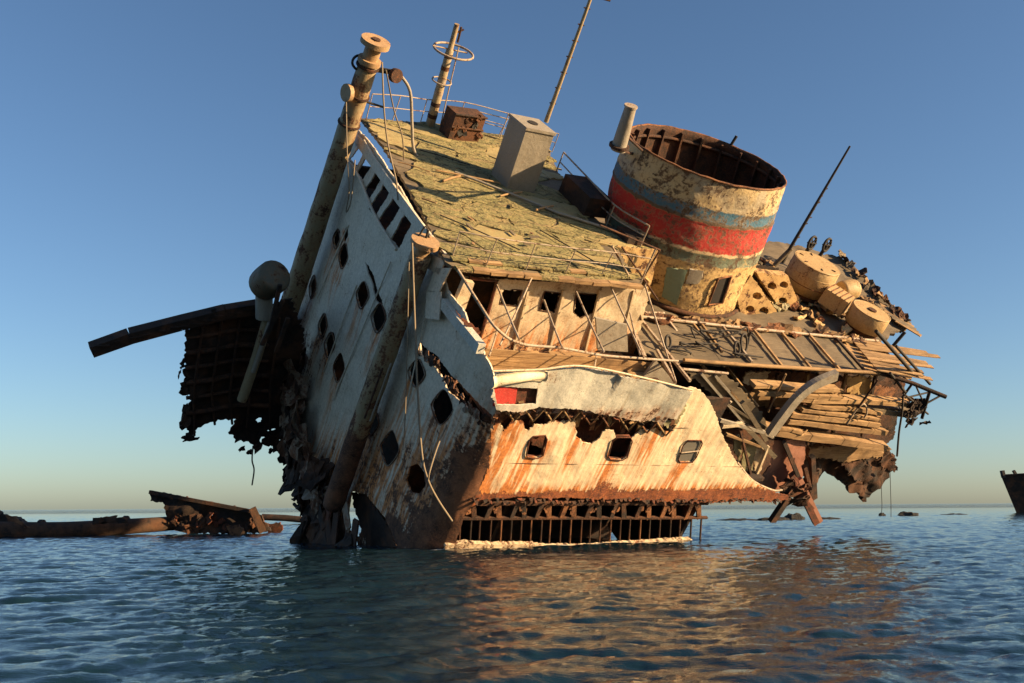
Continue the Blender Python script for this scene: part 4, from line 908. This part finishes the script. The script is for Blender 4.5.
# ---- boat deck aft, narrowing towards the stern
U0, U1 = P(640, 321, z=BOAT), P(872, 342, z=BOAT); L0, L1 = P(684, 361, z=BOAT), P(886, 374, z=BOAT)
bd_out = [(U0.x - 1, U0.y - .1), (U1.x, U1.y - .1)] + Z(BOAT - .15, [(905, 328), (893, 308), (876, 290), (858, 272), (838, 258), (812, 250), (788, 244), (765, 242)]) + [(20, 20), (9, 20)]
bd = panel('boat_deck', bd_out, [], planar('z', BOAT - .1, 1), .4, .16, 'woodgrey', ship, .12, 0, .18, .7, None, None, 17)
pd = bpy.data.objects.new('deck_sheeting', None); COL.objects.link(pd); pd.parent = ship; pd['label'] = 'grey brown boat deck sheets between two rails'
ub = [(624, 316), (641, 319), (668.6, 321), (693, 324), (723, 327), (754, 330), (782, 333), (810, 335.5), (836, 338), (859, 340), (880, 342)]; lb_ = [(640, 352), (676, 362), (700, 364), (724, 366), (752, 366), (782, 368), (811, 370), (840, 372), (866, 374), (893, 376), (912, 380)]
for k in range(10):
    q = [lb_[k], lb_[k + 1], ub[k + 1], ub[k]]; zb_ = BOAT - .03 + rnd.uniform(-.02, .02)
    panel('deck_sheet', Z(zb_, q), [], planar('z', zb_, 1), .3, .06, 'woodgrey' if k < 8 else 'woodlit', pd, .03 if k < 8 else .08, 0, .06, .9, None, None, 70 + k)
fr = bpy.data.objects.new('deck_frame', None); COL.objects.link(fr); fr.parent = ship
ZB = BOAT + .12
def BZ(px, py): return P(px, py, z=ZB)
tube('frame_rail', [BZ(626, 315), BZ(740, 327.5), BZ(878, 341)], .085, 'rail', fr, 8)
tube('frame_rail', [BZ(684, 360), BZ(740, 364.5), BZ(880, 373)], .10, 'wood', fr, 8)
tube('frame_rail', [BZ(880, 373), BZ(912, 383), BZ(946, 397)], .12, 'shadedrust', fr, 8)
tube('frame_rail', [BZ(628, 312), BZ(664, 313)], .07, 'rail', fr, 6); tube('frame_rail', [BZ(682, 369), BZ(728, 373.5)], .07, 'rail', fr, 6)
for a, b, mt in (((641, 319.5), (690, 381), 'rail'),  ((723, 327), (752, 362), 'rail'), ((754, 330), (782, 366), 'woodlit'), ((782, 333), (811, 368), 'woodlit'), ((810, 335.5), (840, 370), 'woodlit'), ((836, 338), (866, 372), 'shadedrust'), ((859, 340), (893, 375), 'shadedrust'), ((657, 350), (675, 382), 'rail'), ((627, 314), (645, 357), 'rail'), ((700, 322), (722, 352), 'wood')):
    beam('cross_beam', BZ(*a), BZ(*b), .12, .12, mt, fr)
for a, b, mt in (((668.6, 321), (731, 403), 'rail'), ((693, 324), (758, 407), 'wood')): beam('cross_beam', BZ(*a), P(*b, y=1.6), .12, .12, mt, fr)
HA, HB, HC = P(686, 372, z=BOAT - .02), P(727, 375, z=BOAT - .02), P(766, 428, y=1.5); HN = (HB - HA).cross(HC - HA).normalized()
if HN.y > 0: HN = -HN
def HP(px, py, o=0):
    d = AXI @ ray(px, py); return CL + d * ((HA - CL).dot(HN) / d.dot(HN)) + HN * o
he1 = (HB - HA).normalized(); he2 = HN.cross(he1)
def H2(pts): return [((HP(*p) - HA).dot(he1), (HP(*p) - HA).dot(he2)) for p in pts]
hp = panel('hanging_planking', H2([(686, 372), (727, 375), (762, 413), (768, 430), (744, 424), (722, 406), (700, 384)]), [], lambda u, v: (HA + he1 * u + he2 * v, HN), .3, .07, 'woodgrey', ship, .08, 0, .06)
for a, b in (((700, 372), (742, 421)), ((714, 374), (757, 425)), ((729, 390), (765, 432)), ((735, 420), (772, 436)), ((720, 400), (768, 428))): beam('broken_batten', HP(*a, .1), HP(*b, .1), .12, .12, rnd.choice(['wood', 'woodgrey', 'vent']), hp, HN, .1)
# tangled gear on the planking
for k in range(16):
    a = P(rnd.uniform(690, 752), rnd.uniform(335, 356), z=BOAT + .1); tube('tangled_wire', bezier([a, a + Vector((rnd.uniform(-1, 1), rnd.uniform(-.3, .3), rnd.uniform(.1, .5))), a + Vector((rnd.uniform(-1.3, 1.3), rnd.uniform(-.5, .5), .05))], 5), .045, 'black', pd, 5)
for c, r_ in (((744, 343), .45), ((737, 349), .35), ((668, 342), .3)): ring3('wire_coil', P(*c, z=BOAT + .4), Vector((.4, -.7, .5)).normalized(), r_, .06, pd, 'black')
# splayed boards at the broken stern corner
sp = bpy.data.objects.new('splayed_boards', None); COL.objects.link(sp); sp.parent = ship
for k in range(9):
    a = P(852 + k * 3, 340 + k * 3.6, z=BOAT + .1 + .03 * k); b = P(928 + rnd.uniform(-6, 12), 352 + k * 3.2 + rnd.uniform(-2, 2), z=BOAT + .1 + .05 * k + rnd.uniform(-.05, .2)); beam('board', a, b, .30, .05, rnd.choice(['woodlit', 'wood', 'woodlit', 'wood']), sp, (0, 0, 1), .06)
for k in range(7):
    a = P(872 + k * 4, 300 + k * 3.5, z=BOAT + .1); b = P(906 + k * 2.5, 318 + k * 3, z=BOAT + .1); beam('board', a, b, .35, .06, rnd.choice(['wood', 'woodlit', 'woodgrey']), sp, (0, 0, 1), .08)
for a, b, r_ in (((876, 331), (912, 372), .10), ((905, 332), (893, 346), .09), ((896, 346), (930, 384), .08), ((890, 373), (905, 392), .08), ((912, 384), (902, 398), .07), ((930, 390), (922, 418), .10), ((903, 393), (928, 414), .06), ((905, 398), (930, 392), .05), ((916, 386), (926, 408), .05), ((940, 396), (918, 408), .06)):
    tube('bent_brace', [P(*a, y=1.6), P(*b, y=1.6)], r_, 'black', sp, 6)
for k in range(18):
    a = P(rnd.uniform(905, 928), rnd.uniform(402, 424), y=1.6); scrap('scrap', a, rnd.uniform(.15, .5), 'shadedrust', sp)
for k in range(22):   # ragged far skyline of the deck
    t = k / 21; px = 842 + 64 * t; py = 258 + 66 * t + rnd.uniform(-4, 2); a = P(px, py, z=BOAT + .1); scrap('ragged_edge', a + Vector((0, 0, .1)), rnd.uniform(.18, .42), rnd.choice(['shadedrust', 'woodgrey', 'wood', 'rust']), bd, (0, 0, 1), .6, 1.5)
for k in range(90):
    px = rnd.uniform(752, 880); py = 250 + (px - 752) * .38 + rnd.uniform(4, 50); a = P(px, py, z=BOAT + .1)
    if inpoly(np.array([[a.x, a.y]]), bd_out)[0]: scrap('deck_rubble', a + Vector((0, 0, .05)), rnd.uniform(.15, .5), rnd.choice(['wood', 'woodgrey', 'orustic', 'woodlit', 'olive', 'yellow']), bd, (0, 0, 1), .45, 1.4, .12)
# ---- fittings on the boat deck
def drum(name, c, axis, r, h, mat, par, n_=28):
    m = MB(); a = axis.normalized(); e = .08; m.tube([c, c + a * e * .1, c + a * h * .5, c + a * (h - .06), c + a * h], [r * .97, r, r * 1.01, r, r * .95], n_); return m.build(name, mat, par)
upz = Vector((0, 0, 1))
c1 = P(801, 293, z=BOAT); dz = drum('deck_drum', c1 + Vector((0, 0, .35)), upz, 1.42, 1.75, 'drum', ship); dz['label'] = 'big squat ochre drum beside the aerial'
drum('drum_foot', c1, upz, 1.3, .36, 'rust', dz)
ring3('drum_rim', c1 + upz * 2.06, upz, 1.4, .035, dz, 'drum'); ring3('drum_seam', c1 + upz * .9, upz, 1.43, .025, dz, 'orustic'); ring3('drum_seam', c1 + upz * 1.5, upz, 1.43, .02, dz, 'drum')
for k in range(5): a = 1.2 + k; tube('drum_clip', [c1 + upz * 2.1 + Vector((math.cos(a), math.sin(a), 0)) * .9, c1 + upz * 2.13 + Vector((math.cos(a), math.sin(a), 0)) * 1.15], .04, 'rust', dz, 5)
boxo('drum_plinth', c1.x + .2, c1.x + 2.0, c1.y - 2.0, c1.y - 1.0, BOAT + .02, BOAT + .7, 'cream', dz)
c2 = P(860, 331, z=BOAT); dw = drum('winch_drum', c2 + upz * .35, upz, 1.12, 1.05, 'drum', ship, 24); dw['label'] = 'smaller ochre drum capping a winch near the stern'
drum('drum_foot', c2, upz, .95, .36, 'rust', dw); ring3('drum_rim', c2 + upz * 1.38, upz, 1.1, .035, dw, 'drum'); disc('hub', c2 + upz * 1.38, upz, .25, .1, 'rust', dw, 10)
w0 = c2 + Vector((-.5, 1.2, .85)); w1 = w0 + Vector((-.7, 1.3, .1)); m = MB(); m.beam(w0, w1, 1.5, .95, (0, 0, 1)); m.build('winch_body', 'drum', dw)
for k in range(5): p = w0.lerp(w1, .1 + k * .2); tube('body_rib', [p + Vector((-.68, -.3, .5)), p + Vector((.66, .3, .5))], .035, 'orustic', dw, 5)
c3 = P(848, 291, z=BOAT + 1.0); m = MB(); m.tube(bezier([c3 - Vector((.7, 0, 0)), c3 - Vector((.55, 0, -.02)), c3 + Vector((.3, 0, .15)), c3 + Vector((.65, 0, .2))], 4), [.15, .35, .46, .52, .55, .58, .6, .6, .59, .57, .5, .38, .15], 18); m.build('air_flask', 'drum', ship)['label'] = 'small rounded ochre tank behind the drums'
boxo('flask_stand', c3.x - .6, c3.x + .4, c3.y - .5, c3.y + .5, BOAT, BOAT + .6, 'rust', ship)
# pair of black spoked handwheels on posts
for px, py in ((812, 243), (827, 245)):
    c = P(px, py, y=13.0); hw_ = tube('wheel_post', [c + Vector((-.1, .1, -1.6)), c], .12, 'black', ship, 6)
    ring3('wheel_rim', c, Vector((.25, -.95, .15)).normalized(), .42, .08, hw_, 'black', k=20)
    for k in range(3):
        u_ = Vector((math.cos(k * math.pi / 3), 0, math.sin(k * math.pi / 3))) * .42; tube('wheel_spoke', [c - u_, c + u_], .04, 'black', hw_, 5)
# aft aerial
a = P(782, 262, y=13.0); b = P(850, 146, y=13.0); aa = tube('aerial_mast', [a, a.lerp(b, .12), a.lerp(b, .5), b], [.16, .11, .09, .06], 'black', ship, 7); aa['label'] = 'thin dark aerial mast beside the big drum'
for k in range(9): q = a.lerp(b, .15 + k * .06); tube('insulator', [q, q + Vector((rnd.uniform(.15, .3), 0, rnd.uniform(.05, .2)))], .035, 'rust', aa, 5)
tube('aerial_stay', [a + Vector((-.5, 0, -.3)), a.lerp(b, .12) + Vector((.1, 0, 0))], .16, 'woodgrey', aa, 6)
# perforated yellow seat frames
def holed(name, quad, hl, yv, dep, mat):
    q2 = Y(yv, quad); hs = []
    for (cx_, cy2, r_) in hl: hs.append(Y(yv, [(cx_ + r_ * math.cos(2 * math.pi * k / 12) * .95, cy2 + r_ * math.sin(2 * math.pi * k / 12) * .8) for k in range(12)]))
    o = panel(name, q2, hs, planar('y', yv, -1), .2, dep, mat, ship, .02, .01, .04, .8, lambda u, v, p: .04)
    return o
o = holed('perforated_frame', [(737, 297), (751, 275), (777, 312), (742, 320)], [(750, 309, 4.6), (764, 311, 5), (757, 296, 5)], 7.6, .5, 'yellow'); o['label'] = 'ochre box plate with three round holes near the funnel foot'
o = holed('perforated_frame', [(756, 272), (788, 276), (800, 306), (782, 312)], [(784, 285, 4.5), (772, 286, 5), (783, 301, 4.5)], 8.6, .5, 'yellow'); o['label'] = 'ochre box plate with round holes beside the drum'
panel('frame_backing', Y(8.4, [(737, 300), (756, 272), (788, 277), (800, 312), (742, 321)]), [], planar('y', 9.3, -1), .3, .05, 'shadedrust', ship)
# coaming rubble along the upper rail
for k in range(30):
    a = P(650 + k * 7.2 + rnd.uniform(-3, 3), 316 + k * .8 + rnd.uniform(-3, 1), z=BOAT + .15); scrap('coaming_rubble', a, rnd.uniform(.15, .45), rnd.choice(['orustic', 'rust', 'wood', 'woodlit']), bd, (0, 0, 1), .5, 1.6, .1, along=(1, 0, 0))

# ---- open decks below the stern
def slab(name, pts, yv, th, mat, jag=.08, seed=3, par=None, **k): return panel(name, Y(yv, pts), [], planar('y', yv, -1), .25, th, mat, par or ship, jag, .02, k.get('dent', .1), .8, k.get('rustf'), None, seed)
slab('stern_wall', [(738, 368), (800, 372), (905, 384), (900, 398), (893, 412), (890, 440), (880, 448), (800, 440), (752, 430), (730, 400)], 4.2, .1, 'rust', seed=41)
pw = slab('upper_wall_piece', [(745, 372), (770, 372), (762, 388), (744, 384)], 3.6, .08, 'cream', seed=42); slab('upper_wall_piece', [(846, 376), (872, 377), (868, 398), (848, 392)], 3.4, .08, 'yellow', seed=43)
slab('upper_wall_piece', [(742, 392), (790, 396), (785, 408), (742, 406)], 3.5, .08, 'wood', seed=44); slab('upper_wall_piece', [(870, 384), (896, 390), (890, 404), (868, 402)], 3.5, .08, 'orustic', seed=45)
slab('stern_bulkhead', [(625, 330), (700, 336), (800, 340), (880, 352), (905, 378), (893, 440), (860, 452), (806, 452), (760, 478), (700, 470), (640, 420)], 6.2, .1, 'shadedrust', seed=40)
sb_ = bpy.data.objects.new('board_stack', None); COL.objects.link(sb_); sb_.parent = ship; sb_['label'] = 'long tan boards stacked along the open stern'
for a, b, h_ in (((792, 397), (908, 402), .30), ((808, 403), (880, 411), .22), ((789, 412.5), (877, 423), .28), ((786, 419.5), (884, 431), .30), ((775, 430.5), (884, 446), .42), ((800, 408), (876, 417), .18), ((762, 424), (800, 430), .2), ((752, 384), (836, 389), .22), ((756, 391), (838, 396), .25)):
    pa, pb = P(*a, y=2.0), P(*b, y=2.0 + rnd.uniform(-.15, .15)); mt_ = rnd.choice(['woodlit', 'woodlit', 'woodlit', 'wood']); mb_ = MB(); wv = rnd.uniform(-.07, .07); NS = 7
    for k in range(NS):
        q0 = pa.lerp(pb, k / NS) + Vector((0, 0, wv * math.sin(k * 1.1))); q1 = pa.lerp(pb, (k + 1) / NS) + Vector((0, 0, wv * math.sin((k + 1) * 1.1))); mb_.beam(q0, q1, .5 * rnd.uniform(.9, 1.05), h_ * rnd.uniform(.82, 1.05), (0, 0, 1), .05)
    mb_.build('board', mt_, sb_)
    for k in range(2): scrap('splinter', pb + Vector((rnd.uniform(-.1, .3), rnd.uniform(-.2, .2), rnd.uniform(-.1, .1))), rnd.uniform(.1, .22), mt_, sb_, (0, 1, 0), .4, 2.2, .04, along=(1, 0, 0))
beam('board', P(806, 399, y=2.6), P(906, 408, y=2.6), .9, .35, 'woodgrey', sb_); beam('board', P(850, 404, y=2.4), P(908, 412, y=2.4), .8, .3, 'woodgrey', sb_)
for px in (770, 800, 838, 868): beam('upright', P(px + 8, 374, y=3.2), P(px - 6, 436, y=3.2), .16, .16, rnd.choice(['rust', 'wood', 'shadedrust']), sb_, (0, 1, 0))
tube('bent_pipe', bezier([P(847, 424, y=1.7), P(856, 410, y=1.7), P(864, 404, y=1.7), P(867, 412, y=1.7), P(864, 418, y=1.7)], 5), .05, 'rail', sb_, 6)
tube('bent_pipe', [P(878, 380, y=1.6), P(858, 408, y=1.6)], .06, 'rust', sb_, 6); tube('bent_pipe', [P(786, 374, y=1.6), P(768, 412, y=1.6)], .05, 'woodlit', sb_, 6)
dv = MB(); dp = bezier([P(770, 434, y=1.0), P(782, 417, y=1.0), P(798, 397, y=1.0), P(815, 384, y=1.0), P(836, 375, y=1.0)], 6)
for a, b in zip(dp, dp[1:]): dv.beam(a, b + (b - a) * .04, .30, .55, (0, 0, 1))
dv.build('boat_davit', 'vent', ship)['label'] = 'curved grey davit arm over the broken stern'
slab('deck_edge', [(808, 448), (840, 446), (882, 448), (884, 456), (850, 462), (810, 457)], 2.6, .3, 'woodlit', seed=46); slab('deck_edge', [(812, 438), (868, 446), (866, 452), (812, 448)], 3.2, .2, 'cream', seed=47)
dkp = slab('torn_underside', [(805, 455), (830, 454), (868, 456), (884, 448), (894, 458), (897, 470), (887, 478), (876, 488), (862, 500), (857, 490), (848, 490), (844, 481), (834, 478), (828, 473), (818, 479), (813, 484), (808, 500), (804, 500)], 3.4, .3, 'shadedrust', .1, 48, dent=.5); dkp['label'] = 'dark ragged hull scrap hanging under the stern'
slab('torn_flap', [(870, 446), (886, 446), (896, 462), (896, 472), (884, 470), (880, 458)], 2.8, .1, 'rust', .12, 49, dent=.3); slab('torn_flap', [(840, 462), (862, 460), (872, 470), (866, 484), (852, 478)], 2.9, .1, 'shadedrust', .12, 50, dent=.3)
slab('primer_plate', [(762, 442), (806, 438), (804, 462), (799, 480), (792, 490), (768, 494), (756, 484), (770, 466)], 2.4, .08, 'pink', .04, 51); slab('primer_plate', [(786, 440), (806, 438), (803, 478), (796, 479)], 2.0, .08, 'pink', .03, 52)
slab('inner_hull_piece', [(700, 395), (745, 405), (775, 432), (770, 465), (752, 480), (735, 462)], 2.0, .1, 'rust', .05, 53)
for q, mt in (([(733, 438), (744, 434), (740, 462), (734, 452)], 'olive'), ([(744, 446), (758, 436), (752, 476), (742, 470)], 'olive'), ([(756, 440), (764, 442), (762, 470), (754, 480)], 'cream')): slab('rib_plate', q, .9, .08, mt, .03, 54)
for a, b, w_, mt in (((742, 402), (766, 440), .22, 'woodgrey'), ((720, 420), (764, 432), .16, 'vent'), ((745, 426), (775, 457), .24, 'woodgrey'), ((768, 446), (754, 480), .14, 'cream'), ((722, 426), (742, 424), .2, 'cream'), ((784, 442), (798, 476), .2, 'shadedrust'), ((740, 430), (752, 480), .1, 'rust'), ((726, 434), (760, 446), .12, 'wood')):
    beam('broken_rib', P(*a, y=.7), P(*b, y=.7), w_, .16, mt, ship, (0, 1, 0), .08)
tube('hanging_cable', bezier([P(737, 462, y=.3), P(752, 480, y=.3), P(772, 490, y=.3), P(782, 490, y=.3)], 5), .06, 'rail', ship, 6)
for a, b, w_, mt in (((792, 474), (816, 523), .34, 'redrust'), ((799, 478), (820, 521), .26, 'pink'), ((786, 480), (812, 508), .2, 'redrust'), ((812, 456), (814, 498), .28, 'shadedrust'), ((804, 466), (812, 496), .2, 'rust'), ((788, 497), (772, 521), .45, 'shadedrust'), ((786, 492), (800, 496), .3, 'rust')):
    beam('broken_spar', P(*a, y=1.5), P(*b, y=1.5), w_, .25, mt, ship, (0, 1, 0), .08)
for k in range(14):
    a = P(rnd.uniform(784, 806), rnd.uniform(478, 502), y=1.4); scrap('twisted_scrap', a, rnd.uniform(.15, .45), rnd.choice(['redrust', 'shadedrust', 'rust']), ship, (0, 1, 0), .6, 1.5)

# ================================================================== ropes hanging from the wreck
def L(p): return L2W(p)
def rope(pts, r, label, group=None, mat='rope'):
    o = tube('hanging_rope', [L(p) for p in pts], r, mat, None, 5); tag(o, label, 'rope', group); return o
xr = -3.0
rope(bezier([P(412, 243, x=xr), P(415, 330, x=xr), P(418, 400, x=xr), P(422, 455, x=xr), P(428, 480, x=xr), P(438, 500, x=-2.4), P(452, 521, x=-1.6)], 6), .045, 'long pale rope hanging from the shorter kingpost past its lozenge windows')
rope(bezier([P(409, 262, x=xr), P(407, 350, x=xr), P(405, 420, x=xr), P(403, 450, x=xr)], 5), .025, 'thin dark line dangling beside the long rope on the shaded bridge wall')
rope(bezier([P(447, 425, x=-1.62), P(438, 445, x=-2.3), P(430, 470, x=xr), P(428, 480, x=xr)], 5), .035, 'short rope slanting from the rusty corner down to the long rope')
rope(bezier([P(382, 62, x=-2.6), P(384, 110, x=-2.4), P(388, 145, x=-1.9), P(396, 180, x=-1.7), P(398, 200, x=-1.7)], 5), .04, 'rope falling from the taller kingpost across the wheelhouse windows')
rope(bezier([P(386, 70, x=-2.2), P(394, 110, x=-1.0), P(402, 135, x=-.5), P(404, 160, x=0)], 5), .035, 'rope from the taller kingpost to the mossy roof')
rope(bezier([P(346, 92, x=-2.9), P(347, 150, x=-2.9), P(349, 190, x=-2.7), P(346, 212, x=-2.6), P(351, 200, x=-2.6), P(355, 160, x=-2.6)], 5), .03, 'looped cable hanging down the taller kingpost')
rope(bezier([P(253, 446, y=15.7), P(252, 460, y=15.7), P(254, 470, y=15.7), P(252, 485, y=15.7)], 5), .045, 'short rope end under the dark torn plating')
rope(bezier([P(903, 396, y=1.4), P(902, 412, y=1.4), P(899, 432, y=1.4), P(897, 456, y=1.4)], 5), .06, 'dark strap hanging below the broken stern corner', mat='black')
rope([P(881, 478, y=2.8), P(882, 505, y=2.8), P(881.5, 515, y=2.8)], .02, 'left of two thin lines hanging from the stern scrap into the sea', mat='black')
rope([P(890, 470, y=2.8), P(891, 505, y=2.8), P(891, 517, y=2.8)], .02, 'right of two thin lines hanging from the stern scrap into the sea', mat='black')

# ================================================================== wreckage lying in the sea
def floater(name, label, cat, group=None):
    e = bpy.data.objects.new(name, None); COL.objects.link(e); tag(e, label, cat, group); return e
D1 = 66.0
fm = floater('fallen_mast', 'long rusty mast lying half sunk in the sea at left', 'mast')
pts = [WD(-6, 532, D1 - 2), WD(60, 531, D1), WD(120, 527, D1 + 2), WD(200, 521.5, D1 + 5.5)]
tube('mast_tube', bezier(pts, 8), [.66 - .008 * k for k in range(25)], 'mastrust', fm, 14)
for k in (1, 3.4, 4.1):
    p = pts[0].lerp(pts[-1], .08 + k * .13); tube('mast_band', [p + Vector((-.12, 0, .02)), p + Vector((.12, 0, .02))], .64, 'shadedrust', fm, 14)
for k in range(5): p = WD(95 + k * 6, 521 - (k == 2), D1); beam('mast_fitting', p, p + Vector((.5, 0, .1)), .5, .35, 'shadedrust', fm, (0, 0, 1), .4)
def crumpled(name, outline, depth, mat, par, th=.12, jag=.08, dent=.4, seed=1, holes=()):
    yv = WD(*outline[0], depth).y
    def pl(pts): return [(lambda d: (d.x * yv / d.y, CAM_H + d.z * yv / d.y))(ray(a, b)) for a, b in pts]
    return panel(name, pl(outline), [pl(h) for h in holes], lambda u, v: ((u, yv, v), (0, -1, 0)), .25, th, mat, par, jag, .05, dent, .6, None, None, seed)
bh = floater('broken_hull_piece', 'dark wedge of broken hull poking out beyond the fallen mast', 'wreckage')
crumpled('hull_plate', [(151, 491), (165, 493), (200, 500), (235, 507), (252, 510), (254, 507), (262, 516), (270, 530), (262, 533), (240, 534), (196, 533), (172, 526), (166, 519), (167, 510), (165, 503), (151, 501)], 70, 'shadedrust', bh, .3, .06, .5, 61, [[(180, 514), (185, 512), (184, 517)], [(208, 513), (212, 512), (212, 516)]])
for k in range(16): p = WD(rnd.uniform(172, 256), rnd.uniform(513, 530), 69.5); scrap('hull_scrap', p, rnd.uniform(.2, .6), rnd.choice(['rust', 'shadedrust', 'redrust']), bh)
beam('top_flange', WD(150, 492, 69.6), WD(250, 511, 69.6), .5, .25, 'shadedrust', bh)
a = WD(252, 508, 69); beam('end_frame', a, WD(263, 532, 69), .4, .5, 'mastrust', bh)
fl = floater('rusty_plate', 'small orange rusty plate awash beside the broken hull wedge', 'plate'); crumpled('plate', [(226, 527), (236, 524), (244, 529), (240, 536), (230, 535)], 66, 'orustic', fl, .15, .05, .2, 62)
fl = floater('rusty_plate', 'reddish plate fragment in the water nearest the wreck', 'plate'); crumpled('plate', [(266, 524), (280, 522), (283, 530), (276, 536), (268, 534)], 72, 'redrust', fl, .15, .05, .2, 63)
fl = floater('floating_spar', 'thin dark spar lying on the water behind the reddish plate', 'spar'); tube('spar', [WD(262, 517, 110), WD(285, 518, 110), WD(306, 520, 110)], .35, 'shadedrust', fl, 8)
lw = floater('rust_heap', 'dark heap of wreckage with an orange plate at the left edge', 'wreckage'); crumpled('heap_plate', [(-12, 508), (2, 514), (18, 518), (32, 527), (34, 538), (-14, 540)], 65.5, 'shadedrust', lw, .6, .08, .5, 64)
crumpled('orange_plate', [(4, 515), (14, 517), (30, 527), (22, 528), (10, 524)], 64.6, 'orustic', lw, .12, .04, .2, 65)
# bow of another wreck at the right edge
bwk = floater('wreck_bow', 'dark bow of another stranded hull at the right edge', 'ship hull'); D2 = 185.0
prof_b = [(1001, 476), (1006, 488), (1011, 500), (1016, 512), (1018, 520)]
V = []; NB = len(prof_b)
for (px, py) in prof_b:
    s = WD(px, py, D2); hgt_ = (520 - py) / 44.0
    for i in range(9):
        t = i / 8; V.append(s + Vector((t * 26, -(1.0 + 3.4 * hgt_) * math.sqrt(t) * .9, 1.2 * t * hgt_ * 1.1)))
    for i in range(1, 9):
        t = i / 8; V.append(s + Vector((t * 26, (1.0 + 3.4 * hgt_) * math.sqrt(t) * .9, 1.2 * t * hgt_ * 1.1)))
Fq = []; st = 17
for r_ in range(NB - 1):
    for i in range(8): k = r_ * st + i; Fq.append((k, k + st, k + st + 1, k + 1))
    Fq.append((r_ * st, r_ * st + 9, (r_ + 1) * st + 9, (r_ + 1) * st))
    for i in range(9, 16): k = r_ * st + i; Fq.append((k, k + 1, k + st + 1, k + st))
Fq.append(tuple([0] + list(range(1, 9)) + list(range(16, 8, -1))))
mk('hull', V, Fq, 'shadedrust', bwk)
tube('bulwark_rail', [V[i] + Vector((0, 0, .1)) for i in range(9)], .18, 'shadedrust', bwk, 6)
s = WD(1002, 476, D2); beam('bow_fitting', s + Vector((.3, 0, -.3)), s + Vector((.1, 0, 1.0)), .9, .5, 'black', bwk); beam('bow_fitting', s + Vector((2.6, 0, .2)), s + Vector((2.2, 0, 1.0)), .6, .4, 'black', bwk)
# reef heads breaking the surface
def rock(label, px, py, depth, w, h, group, seed):
    rg = random.Random(seed); c = WD(px, py, depth); V = []; Fq = []; n1, n2 = 7, 14
    for i in range(n1):
        ph = math.pi * .5 * i / (n1 - 1)
        for j in range(n2):
            a = 2 * math.pi * j / n2; k = 1 + .45 * noise.noise(Vector((math.cos(a) * 1.6 + seed, math.sin(a) * 1.6, ph * 1.5)))
            V.append((c.x + w * math.cos(ph) * math.cos(a) * k, c.y + w * .4 * math.cos(ph) * math.sin(a) * k, -.3 + (h + .3) * math.sin(ph) * (k if i < n1 - 1 else 1)))
    for i in range(n1 - 1):
        for j in range(n2): Fq.append((i * n2 + j, i * n2 + (j + 1) % n2, (i + 1) * n2 + (j + 1) % n2, (i + 1) * n2 + j))
    tag(mk('reef_rock', V, Fq, 'reef', None), label, 'rock', group)
G_ = 'reef rocks breaking the surface'
rock('low dark reef rock under the lit hull tip, left of the slanting strut', 738, 521, 115, 3.2, .2, G_, 1)
rock('low dark reef rock at the foot of the slanting strut', 772, 520, 115, 2.6, .3, G_, 2)
rock('knobbly reef rock between the strut and the red spars', 793, 517, 120, 1.6, .6, G_, 3)
rock('reef rock just right of the red spars', 826, 519, 120, 1.8, .2, G_, 4)
rock('small dark reef rock below the two thin hanging lines', 882, 513, 150, 0.6, .4, G_, 5)
rock('dark reef rock right of the two hanging lines', 908, 513, 150, 1.9, .5, G_, 6)
rock('low far reef rock halfway from the lines to the distant bow', 955, 514, 160, 2.4, .15, G_, 7)
